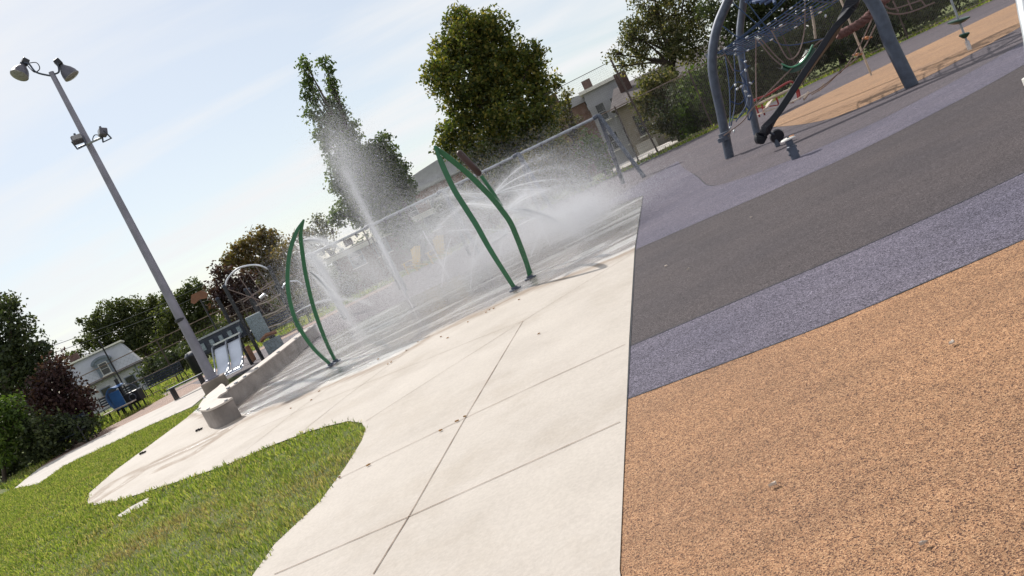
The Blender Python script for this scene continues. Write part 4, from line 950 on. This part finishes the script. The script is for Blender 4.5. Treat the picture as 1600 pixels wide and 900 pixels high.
collar(P(1618, 122, 8.98), .1, mt='white')
def rope(pts, mt='rope_blue', r=.012, nm='rope', par=None, n=6, sub=6):
    return B().tube(spline([Vector(p) for p in pts], sub) if len(pts) > 2 else pts, r, n).build(nm, M[mt], par or t, smooth=True)
# the blue rope ramp: long parallel ropes with cross ropes and white couplings
net = B(); cpl = B(); e0 = [P(1117, 84, 17.0), P(1150, 87, 18.2)]; e1 = [P(1290, -30, 15.2), P(1340, -20, 16.6)]
for i in range(8):
    f_ = i/7; a = e0[0].lerp(e0[1], f_); c = e1[0].lerp(e1[1], f_); pts = [a.lerp(c, j/10)-Vector((0, 0, .10*math.sin(math.pi*j/10))) for j in range(11)]
    net.tube(pts, .013, 6)
    if i in (0, 3, 7):
        for j in range(1, 10, 2): B().lathe(pts[j], [(.015, -.04), (.019, 0), (.015, .04)], 8, (c-a)).build('rope_coupling', M['silver'], t)
for j in range(1, 11):
    q = [e0[0].lerp(e1[0], j/11), e0[0].lerp(e1[0], j/11).lerp(e0[1].lerp(e1[1], j/11), .5)-Vector((0, 0, .03)), e0[1].lerp(e1[1], j/11)]
    q = [p_-Vector((0, 0, .10*math.sin(math.pi*j/11))) for p_ in q]; net.tube(q, .013, 6)
net.build('rope_ramp', M['rope_blue'], t, smooth=True);
# upright web on the left between the two rear posts
wb = B(); k2 = B()
def Q(x, y, D=18.0): return P(x, y, D)
webv = [[(1128, 40), (1160, 60), (1200, 48)], [(1133, 88), (1139, 130), (1141, 175), (1139, 205)], [(1147, 86), (1149, 125), (1148, 165), (1142, 198)], [(1163, 80), (1166, 120), (1168, 158), (1150, 190)],
        [(1140, 0), (1180, 35), (1222, 70), (1290, 60)], [(1165, 0), (1195, 40), (1215, 62)], [(1116, 88), (1180, 40), (1222, 0)], [(1149, 66), (1190, 35), (1235, -8)],
        [(1144, 108), (1158, 111), (1172, 102)], [(1141, 140), (1152, 128), (1170, 133), (1178, 126)], [(1141, 158), (1156, 162), (1170, 146)], [(1140, 182), (1152, 185), (1166, 172)]]
for l in webv: wb.tube(spline([Q(x, y, 18-.004*(i*8)) for i, (x, y) in enumerate(l)], 5), .014, 6)
wb.build('rope_web', M['rope_blue'], t, smooth=True)
for (x, y) in [(1165, 96), (1165, 110), (1149, 133), (1152, 139), (1158, 135), (1173, 130), (1165, 143), (1149, 84), (1147, 69), (1141, 199), (1147, 205), (1171, 150), (1222, 15), (1290, 25), (1212, 30)]:
    B().lathe(Q(x, y, 17.9), [(.005, -.04), (.022, -.025), (.027, .0), (.02, .03), (.005, .04)], 8, (random.uniform(-1, 1), 0, random.uniform(-.5, 1))).build('rope_coupling', M['galvlight'], t, smooth=True)
bl = B()
for k_ in range(2):
    bl.tube([Q(1160+random.uniform(-6, 9)+i*1.2, 92+i*12, 18.3+random.uniform(-.1, .1)) for i in range(9)], .02, 6)
bl.build('knotted_rope', M['rope_blue'], t, smooth=True)
# tan hanging ropes
for l, D in (([(1131, 212), (1160, 190), (1177, 168), (1222, 122), (1262, 82)], 16.6), ([(1181, 60), (1181, 110), (1182, 160)], 16.8), ([(1205, 47), (1215, 65), (1228, 88), (1238, 92), (1250, 78), (1257, 45), (1258, 0)], 16.3),
             ([(1184, 62), (1205, 88), (1222, 103)], 16.6), ([(1190, 62), (1210, 85), (1224, 98)], 16.7), ([(1262, 80), (1285, 62), (1300, 58)], 16.4), ([(1124, 68), (1138, 95), (1146, 111)], 17.3), ([(1142, 205), (1136, 214), (1131, 216)], 17)):
    rope([P(x, y, D) for x, y in l], 'rope_tan', .014)
hm = B(); n = 12; c0 = P(1221, 100, 16.6); c1 = P(1272, 66, 16.3)
hp = [P(1221, 100, 16.6), P(1236, 105, 16.6), P(1252, 98, 16.5), P(1263, 84, 16.4), P(1270, 70, 16.3)]
hs = spline(hp, 5); vs_ = []
for i, p_ in enumerate(hs): vs_ += [p_, p_+Vector((.12, .25, -.12)), p_+Vector((.1, .55, -.02))]
hm.add(vs_, [(3*i+j, 3*i+j+1, 3*i+j+4, 3*i+j+3) for i in range(len(hs)-1) for j in (0, 1)])
hm.ribbon([p_+Vector((0, .02, -.06)) for p_ in hs], .14, .02, (0, .3, 1))
ho = hm.build('hammock_seat', M['darkgreen'], t, smooth=True); B().tube(hs, .02, 8).build('hammock_edge', M['palegreen'], ho, smooth=True)
# thick braided mauve rope
br = B(); pa = spline([P(1308, 56, 15.5), P(1328, 46, 15.4), P(1350, 32, 15.3), P(1370, 12, 15.2), P(1392, -8, 15.1), P(1425, -20, 15.0)], 10)
for s in range(3):
    q = []
    for i, p_ in enumerate(pa):
        tt = (pa[min(i+1, len(pa)-1)]-pa[max(i-1, 0)]).normalized(); x = tt.cross(Vector((0, 0, 1))).normalized(); y = tt.cross(x); a = i*.55+s*2.094
        q.append(p_+(x*math.cos(a)+y*math.sin(a))*.05)
    br.tube(q, .048, 8)
br.build('braided_rope', M['rope_mauve'], t, smooth=True)
for l in ([(1378, 6), (1392, 14), (1410, 10), (1440, 0)], [(1380, 18), (1402, 22), (1425, 18), (1460, 4)], [(1395, 2), (1404, 18)], [(1418, 0), (1425, 15)], [(1436, -4), (1446, 9)]):
    rope([P(x, y, 15.6) for x, y in l], 'rope_tan', .016)
# rope walkway with orange step plates
l1 = [(1364, 26), (1356, 45), (1345, 68), (1325, 100), (1313, 112), (1285, 135), (1262, 148)]; l2 = [(1371, 34), (1362, 52), (1352, 72), (1333, 96), (1313, 112), (1290, 134), (1268, 148)]
for l in (l1, l2): rope([P(x, y, 15.8+i*.2) for i, (x, y) in enumerate(l)], 'rope_tan', .013)
for x, y, D in ((1355, 59, 16.3), (1340, 85, 16.5)): B().box(P(x, y, D), (.13, .2, .03), M=Matrix.Rotation(.5, 3, 'Y')).build('step_plate', M['orangeplate'], t, bevel=.008)
B().tube([P(1311, 114, 16.9), P(1316, 108, 16.9)], .03, 8).build('rope_clamp', M['black'], t)
B().tube([Vector((11.72, 21.24, 0)), P(1332, 45, 21.3), P(1318, 10, 21.4), P(1305, -20, 21.5)], .03, 8).build('thin_pole', M['brass'], t)
B().tube([P(1267, 10, 17), P(1272, 40, 17), P(1274, 60, 17)], .03, 8).build('hanging_bar', M['brass'], t)
# ring and lattice added above the frame, mostly unseen, to shadow the tan surface
B().tube([apex+Vector((.8*math.cos(a), .8*math.sin(a), -.1)) for a in [i*math.pi/12 for i in range(25)]], .05, 8).build('top_ring', M['galvdark'], t, smooth=True)
lt = B()
S0 = Vector((9.0, 17.4, 2.6)); 
for i in range(5): lt.tube([Vector((8.3, 18.15+i*.24, 2.85+.08*i)), Vector((13.2, 18.5+i*.24, 3.15+.08*i))], .034, 5)
for j in range(9):
    x = 8.4+j*.52; lt.tube(spline([Vector((x, 17.9+j*.05, 2.75+.04*j)), Vector((x+.16, 18.3+j*.05, 2.9+.04*j)), Vector((x-.06, 18.75+j*.05, 3.05+.04*j)), Vector((x+.18, 19.2+j*.05, 3.1+.04*j))], 4), .042, 5)
lt.build('shadow_lattice', M['rope_blue'], t, smooth=True)
B().tube(spline([Vector((9.2, 18.6, 3.3)), Vector((9.6, 19.3, 3.3)), Vector((10.5, 19.4, 3.3)), Vector((11.1, 18.7, 3.25)), Vector((10.9, 18.0, 3.2))], 6), .11, 8).build('curved_tube', M['rope_mauve'], t, smooth=True)
B().tube([AA[-12], Vector((11.0, 18.5, 3.7)), Vector((13.8, 20, 3.5))], .05, 8).build('overhead_bar', M['galvdark'], t, smooth=True)
# black sloping slide rail
t = thing('rail_slide', 'thick black sloping slide rail ending in a drooped foot above the ground', 'slide', tuple(G(1215, 229)))
sp = spline([P(1187, 225, 14.6), P(1190, 211, 14.6), P(1206, 190, 14.65), P(1245, 132, 14.75), P(1285, 75, 14.85), P(1318, 28, 14.9), P(1334, -2, 14.95), P(1345, -45, 15)], 6)
B().ribbon(sp, [(.11, .15, .18, .20, .215, .225)[i] if i < 6 else .24 for i in range(len(sp))], .13, (1, 0, .6)).build('rail', M['blackgloss'], t, smooth=False, bevel=.035)
q = G(1216, 229)
B().tube([q, Vector((q.x, q.y, .20)), P(1212, 212, 15.0)], .05, 12).build('support_post', M['galvdark'], t, smooth=True)
B().lathe(P(1212, 213, 15.0)+Vector((0, -.06, 0)), [(.02, -.05), (.13, -.04), (.145, 0), (.13, .04), (.02, .05)], 20, (.2, 1, .25)).build('disc', M['black'], t, smooth=True)
B().beam(P(1203, 207, 14.7), P(1212, 212, 15.0), .04, .04).build('bracket', M['galvdark'], t)
# short ground post with white and orange cap
q = G(1244, 248)
t = thing('ground_post', 'short dark ground post with white and orange cap', 'post', tuple(q))
b = B().lathe(q, [(.07, 0), (.07, .22), (.058, .23), (.058, .33)], 16); b.build('shaft', M['galvdark'], t, smooth=True)
[B().lathe(q+Vector((s_*.068, 0, z)), [(.016, 0), (.016, .02)], 8, (s_, 0, 0)).build('bolt', M['galvdark'], t) for s_ in (-1, 1) for z in (.10, .19)]
B().lathe(q+Vector((0, 0, .33)), [(.105, 0), (.12, .012), (.11, .03), (.05, .04)], 20).build('cap', M['white'], t, smooth=True)
B().lathe(q+Vector((.055, -.01, .358)), [(.062, 0), (.055, .016), (.02, .02)], 14).build('cap_patch', M['orangeplate'], t)
B().lathe(q+Vector((-.01, -.05, .368)), [(.02, 0), (.018, .014)], 10).build('hole_plug', M['black'], t)
# disc pole
q = Vector((10.84, 15.79, 0))
t = thing('disc_pole', 'slim upright pole threaded through two dark green stepping discs', 'play equipment', tuple(q))
B().tube([q, q+Vector((0, 0, .2))], .045, 12).build('base_tube', M['silver'], t, smooth=True); B().tube([q, q+Vector((0, 0, 3.4))], .022, 10).build('pole', M['galv'], t, smooth=True)
for z, r in ((.34, .1), (.66, .21)):
    b = B().lathe(q+Vector((0, 0, z)), [(.03, -.07), (r*.55, -.05), (r, -.005), (r, .02), (r*.8, .035), (.02, .03)], 24, (.12, -.1, 1)); b.build('disc', M['darkgreen'], t, smooth=True)
# red balance bench frame with pale steps
t = thing('balance_bench', 'dark red tube frame bench with pale planks behind the black rail', 'play equipment', (10.9, 24.5, 0))
D = 23.6
tp = spline([P(1183, 190, 23), P(1176, 160, 23), P(1200, 148, 23.2), P(1225, 132, 23.5), P(1237, 128, 23.7), P(1247, 140, 23.8), P(1250, 155, 23.8)], 6)
B().tube(tp, .035, 8).build('handrail', M['red'], t, smooth=True)
B().tube([P(1181, 164, 23), P(1237, 138, 23.6)], .03, 8).build('rail', M['plank'], t)
B().tube([P(1179, 170, 23), P(1240, 160, 23.6)], .02, 8).build('lower_rail', M['red'], t)
for a, c in (((1181, 165), (1187, 183)), ((1190, 163), (1195, 180)), ((1213, 152), (1218, 167)), ((1244, 138), (1247, 154))):
    p0, p1 = P(*a, 23.2), P(*c, 23.2); B().tube([p0, p1], .028, 8).build('leg', M['red'], t)
for a, c, wd in (((1186, 178), (1236, 160), .22), ((1196, 170), (1204, 158), .2), ((1236, 160), (1262, 146), .16)): B().ribbon([P(*a, 23.0), P(*c, 23.4)], wd, .04, (0, 1, 0)).build('plank', M['plank'], t)
pp = B().ribbon([P(1256, 155, 22.6), P(1263, 145, 22.6)], .2, .05, (1, 1, 0)).build('plank', M['plank'], t)
B().ribbon([P(1281, 140, 20.5), P(1287, 132, 20.5)], .15, .04, (1, 1, 0)).build('plank', M['plank'], t)

# ------------------------------------------------------------------ litter
def litter(px, n, lab, grp, sz=.035, mt='litter', nm='fallen_leaf'):
    for i, (x, y) in enumerate(px):
        lb = lab if isinstance(lab, str) else lab[i]
        q = G(x, y); b = B(); k = 7; pts = []
        for j in range(k):
            a = 2*math.pi*j/k; r = sz*random.uniform(.3, 1.1); pts.append((q.x+r*math.cos(a)*1.5, q.y+r*math.sin(a)*.8, .022+random.uniform(0, .01)))
        b.add(pts+[(q.x, q.y, .03)]+[(p[0], p[1], .018) for p in pts], [(j, (j+1) % k, k) for j in range(k)]+[(j, (j+1) % k, k+1+(j+1) % k, k+1+j) for j in range(k)])
        tag(b.build(nm, M[mt]), lb, 'leaf' if nm == 'fallen_leaf' else 'litter', grp)
litter([(766, 486), (760, 490), (772, 484), (732, 505), (654, 536), (690, 528), (612, 568), (607, 571), (636, 549), (592, 563), (700, 530), (728, 654), (716, 661), (690, 676), (577, 730), (532, 749), (812, 470), (843, 524), (455, 640), (487, 627), (500, 613)],
       1, ['leaf scrap in the tight cluster near the wet edge left of the big leaf foot', 'leaf scrap at the left end of the cluster near the big leaf foot', 'leaf scrap at the right end of the cluster near the big leaf foot', 'leaf scrap lying on the damp edge halfway between the two green leaves', 'brown scrap on the damp edge right of the narrow leaf foot', 'leaf scrap on the damp edge left of the cluster, beside the mist', 'brown scrap on the joint line below the narrow green leaf', 'dark brown scrap touching the joint line below the narrow green leaf', 'scrap at the damp end of the slanting joint', 'pale scrap left of the slanting joint near the wet edge', 'lone scrap on dry concrete just below the damp edge in the middle', 'scrap at the crossing of two joints in the middle slab', 'scrap right beside the joint crossing in the middle slab', 'scrap in the slab joint left of the joint crossing', 'leaf scrap close to the right edge of the near lawn', 'leaf scrap at the lawn edge below the rounded lawn tip', 'lone scrap nearest the feet of the big green leaf', 'tiny scrap on the open slab beside the rubber edge', 'tiny scrap on the concrete left of the narrow leaf foot', 'scrap on the curved joint near the seat wall', 'scrap near the wall side of the curved joint'], 'scattered dry leaves on the splash pad', .015)
litter([(1042, 418), (1209, 764), (1490, 541), (1445, 857), (1174, 342), (1077, 423), (995, 344)], 1, ['white fleck on the dark rubber band close to the pad edge', 'pale fleck near the pad edge on the orange rubber', 'long pale fleck high up in the orange rubber near the right side', 'white fleck at the bottom right of the orange rubber', 'tiny pale fleck on the dark band near the purple surface', 'tiny pale fleck in the middle of the dark rubber band', 'pale fleck on the purple surface beside the pad corner'], 'pale flecks on the rubber surface', .014, 'plank', 'paper_fleck')
for (x, y), lb in (((312, 674), 'black scrap on the concrete beside the rounded wall end'), ((224, 710), 'black scrap on the concrete between the seat wall and far lawn')):
    q = G(x, y); b = B(); b.tube(spline([q+Vector((-.07, 0, .03)), q+Vector((-.02, .02, .04)), q+Vector((.02, -.01, .03)), q+Vector((.07, .02, .035))], 4), [.01, .02, .025, .015, .012, .022, .025, .02, .01, .015, .02, .015, .01], 7)
    tag(b.build('black_scrap', M['rubbish'], smooth=True), lb, 'litter')

# ------------------------------------------------------------------ spray
TET = np.array([[1, 1, 1], [1, -1, -1], [-1, 1, -1], [-1, -1, 1]])/1.7
TF = np.array([[0, 1, 2], [0, 3, 1], [0, 2, 3], [1, 3, 2]])
def drops(name, label, cat, pts, size, group=None, kind=None, stream=None):
    n = len(pts); s = (size*RNG.lognormal(0, .18, n))[:, None, None]
    v = (pts[:, None, :]+TET[None]*s).reshape(-1, 3); k = v.reshape(-1, 4, 3)[:, :, 2].min(axis=1) > .02
    v = v.reshape(-1, 4, 3)[k].reshape(-1, 3); n = len(v)//4
    f = (np.arange(n)[:, None, None]*4+TF[None]).reshape(-1, 3)
    if stream is not None:
        b = stream; v = np.concatenate([v, np.array(b.v)]); o = n*4; ex = []
        for q in b.f: ex += [(q[0]+o, q[j]+o, q[j+1]+o) for j in range(1, len(q)-1)]
        f = np.concatenate([f, np.array(ex)])
    return tag(npmesh(name, v, f, M['drop']), label, cat, group, kind)
GV = np.array([0, 0, -9.81])
def ball(p0, v0, n, spread, T, drag=0.25, size=.004, t0=.02, wind=(0, 0, 0), pw=1.0):
    """droplets along a ballistic path; the cone widens with flight time"""
    t = t0+(T-t0)*RNG.uniform(0, 1, n)**pw; v = np.array(v0)[None]+RNG.normal(0, 1, (n, 3))*np.array(spread)[None]*np.linalg.norm(v0)
    te = (1-np.exp(-drag*t))/drag if drag else t
    p = np.array(p0)[None]+v*te[:, None]+.5*GV[None]*(t**2)[:, None]+np.array(wind)[None]*(t**2)[:, None]
    return p
def stream(p0, v0, T, r0_, r1_, b=None, k=14):
    b = b or B(); p0 = Vector(p0); v0 = Vector(v0)
    b.tube([p0+v0*(T*i/k)+Vector((0, 0, -4.9))*(T*i/k)**2 for i in range(k+1)], [r0_+(r1_-r0_)*i/k for i in range(k+1)], 5); return b
JG = 'water jets on the splash pad'
def vfor(p0, p1, T):     # launch velocity that carries water from p0 to p1 in T seconds
    p0, p1 = Vector(p0), Vector(p1); return (p1-p0)/T+Vector((0, 0, 4.905*T))
# tall vertical ground jet
q = G(645, 481, .02)
pts = np.concatenate([ball(q, (.05, 0, 9.1), 22000, (.012, .012, .02), .55, 0, wind=(0, 0, 0)), ball(q, (-.0, 0, 9.2), 100000, (.038, .035, .06), 1.75, .12, wind=(.15, 0, .3))])
drops('water_jet', 'tallest water jet, a vertical plume in front of the spired poplar', 'water', pts, .0032, JG, None, stream(q, (.05, 0, 9.1), .22, .014, .03))
q = G(556, 517, .02)
pts = np.concatenate([ball(q, (-.05, 0, 6.6), 20000, (.014, .014, .02), .45, 0), ball(q, (-.1, 0, 6.8), 90000, (.045, .045, .06), 1.3, .2, wind=(-.1, 0, .4))])
drops('water_jet', 'shorter vertical water jet rising from the ground right of the narrow green leaf', 'water', pts, .003, JG, None, stream(q, (-.05, 0, 6.6), .12, .012, .025))
# jets from the narrow leaf
for (a, e, T, n, sp, lb) in [((482, 424), (560, 520), .5, 26000, .06, 'water jet arching right and down from the right edge of the narrow green leaf'),
                             ((463, 488), (560, 470), .32, 7000, .02, 'thin flat water jet through the lower part of the narrow green leaf'),
                             ((469, 378), (590, 430), .5, 22000, .09, 'fine upper water jet from the top of the narrow green leaf')]:
    p0 = P(*a, 14.2); v0 = vfor(p0, P(*e, 15.5), T)
    drops('water_jet', lb, 'water', np.concatenate([ball(p0, v0, int(n*1.3), (sp,)*3, T*1.2, 0), ball(p0, v0, n//5, (sp*.35,)*3, T*.8, 0)]), .0028, JG, None, stream(p0, v0, T*.3, .007, .012))
# fan of jets from the cattail stem and large leaf
fan = [((771, 304), 13.6, [((880, 262), 14.6, .55), ((900, 305), 14.2, .5), ((850, 245), 15, .5), ((660, 318), 14.2, .45), ((690, 350), 13.6, .45), ((930, 285), 15, .6)], 'fan of thin water jets leaving the cattail stem high up'),
       ((792, 328), 13.5, [((905, 365), 14.0, .45), ((900, 290), 15, .5), ((840, 300), 15, .4), ((700, 300), 13.8, .4), ((860, 340), 13, .4)], 'fan of water jets leaving beside the middle of the big green leaf'),
       ((797, 362), 13.4, [((700, 400), 13.8, .4), ((820, 300), 15.4, .45), ((745, 404), 13.2, .3), ((880, 330), 14.6, .42), ((660, 370), 14.5, .45)], 'fan of water jets crossing low behind the big green leaf'),
       ((722, 318), 12.7, [((905, 368), 14.2, .5), ((870, 352), 13.4, .48), ((890, 350), 14, .5)], 'strong flat water jet crossing right from the left edge of the big leaf')]
for (a, D0, ends, lb) in fan:
    p0 = P(*a, D0); st = B(); al = []
    for (e, D1, T) in ends:
        T *= .6; v0 = vfor(p0, P(*e, D1), T); al += [ball(p0, v0, 2600, (.035,)*3, T*1.2, 0, t0=T*.4), ball(p0, v0, 8500, (.12,)*3, T*1.4, 0), ball(p0, v0, 700, (.012,)*3, T*1.1, 0, t0=T*.4)]; stream(p0, v0, T*.62, .0065, .0045, st)
    drops('water_jet', lb, 'water', np.concatenate(al), .0026, JG, None, st)
# small ground jets under the mist
sg = [((735, 452), (790, 300), .55), ((705, 440), (640, 330), .6), ((780, 405), (812, 330), .4), ((690, 450), (735, 330), .5), ((830, 400), (905, 330), .5), ((860, 385), (820, 300), .5)]
for i, (a, e, T) in enumerate(sg):
    p0 = G(*a, .02); v0 = vfor(p0, P(*e, p0.y+.5), T); st = stream(p0, v0, T*.5, .006, .012)
    drops('water_jet', ['thin ground jet just left of the big leaf foot', 'slanting ground jet spraying left in front of the yellow chairs', 'small ground jet between the two edges of the big leaf', 'ground jet rising left of the big leaf towards the swing bar',
                        'ground jet spraying right of the big green leaf', 'farther ground jet in the mist right of the big green leaf'][i], 'water', np.concatenate([ball(p0, v0, 16000, (.10,)*3, T*1.7, 0), ball(p0, v0, 1800, (.014,)*3, T, 0)]), .0027, JG, None, st)
# drifting mist: countless very fine drops
ms = [((865, 345), 15.5, (1.2, 1.5, .5), 260000), ((715, 360), 16.5, (1.3, 1.6, .7), 300000), ((770, 400), 16, (2.2, 1.8, .3), 260000), ((600, 440), 18, (1.6, 1.2, .8), 200000), ((530, 430), 16, (.9, 1, .8), 120000), ((910, 335), 14.8, (.5, .8, .25), 90000),
      ((570, 290), 17.5, (.55, .7, 1.2), 60000), ((890, 270), 17, (1.2, 1.5, .6), 60000), ((640, 505), 16, (2.2, 1.4, .3), 170000)]
al = [np.array(P(x, y, D))[None]+RNG.normal(0, 1, (int(n*1.45), 3))*np.array(s)[None]*.72 for (x, y), D, s, n in ms]
drops('water_mist', 'soft cloud of drifting spray over the splash pad', 'mist', np.concatenate(al), .0024, None, 'stuff')
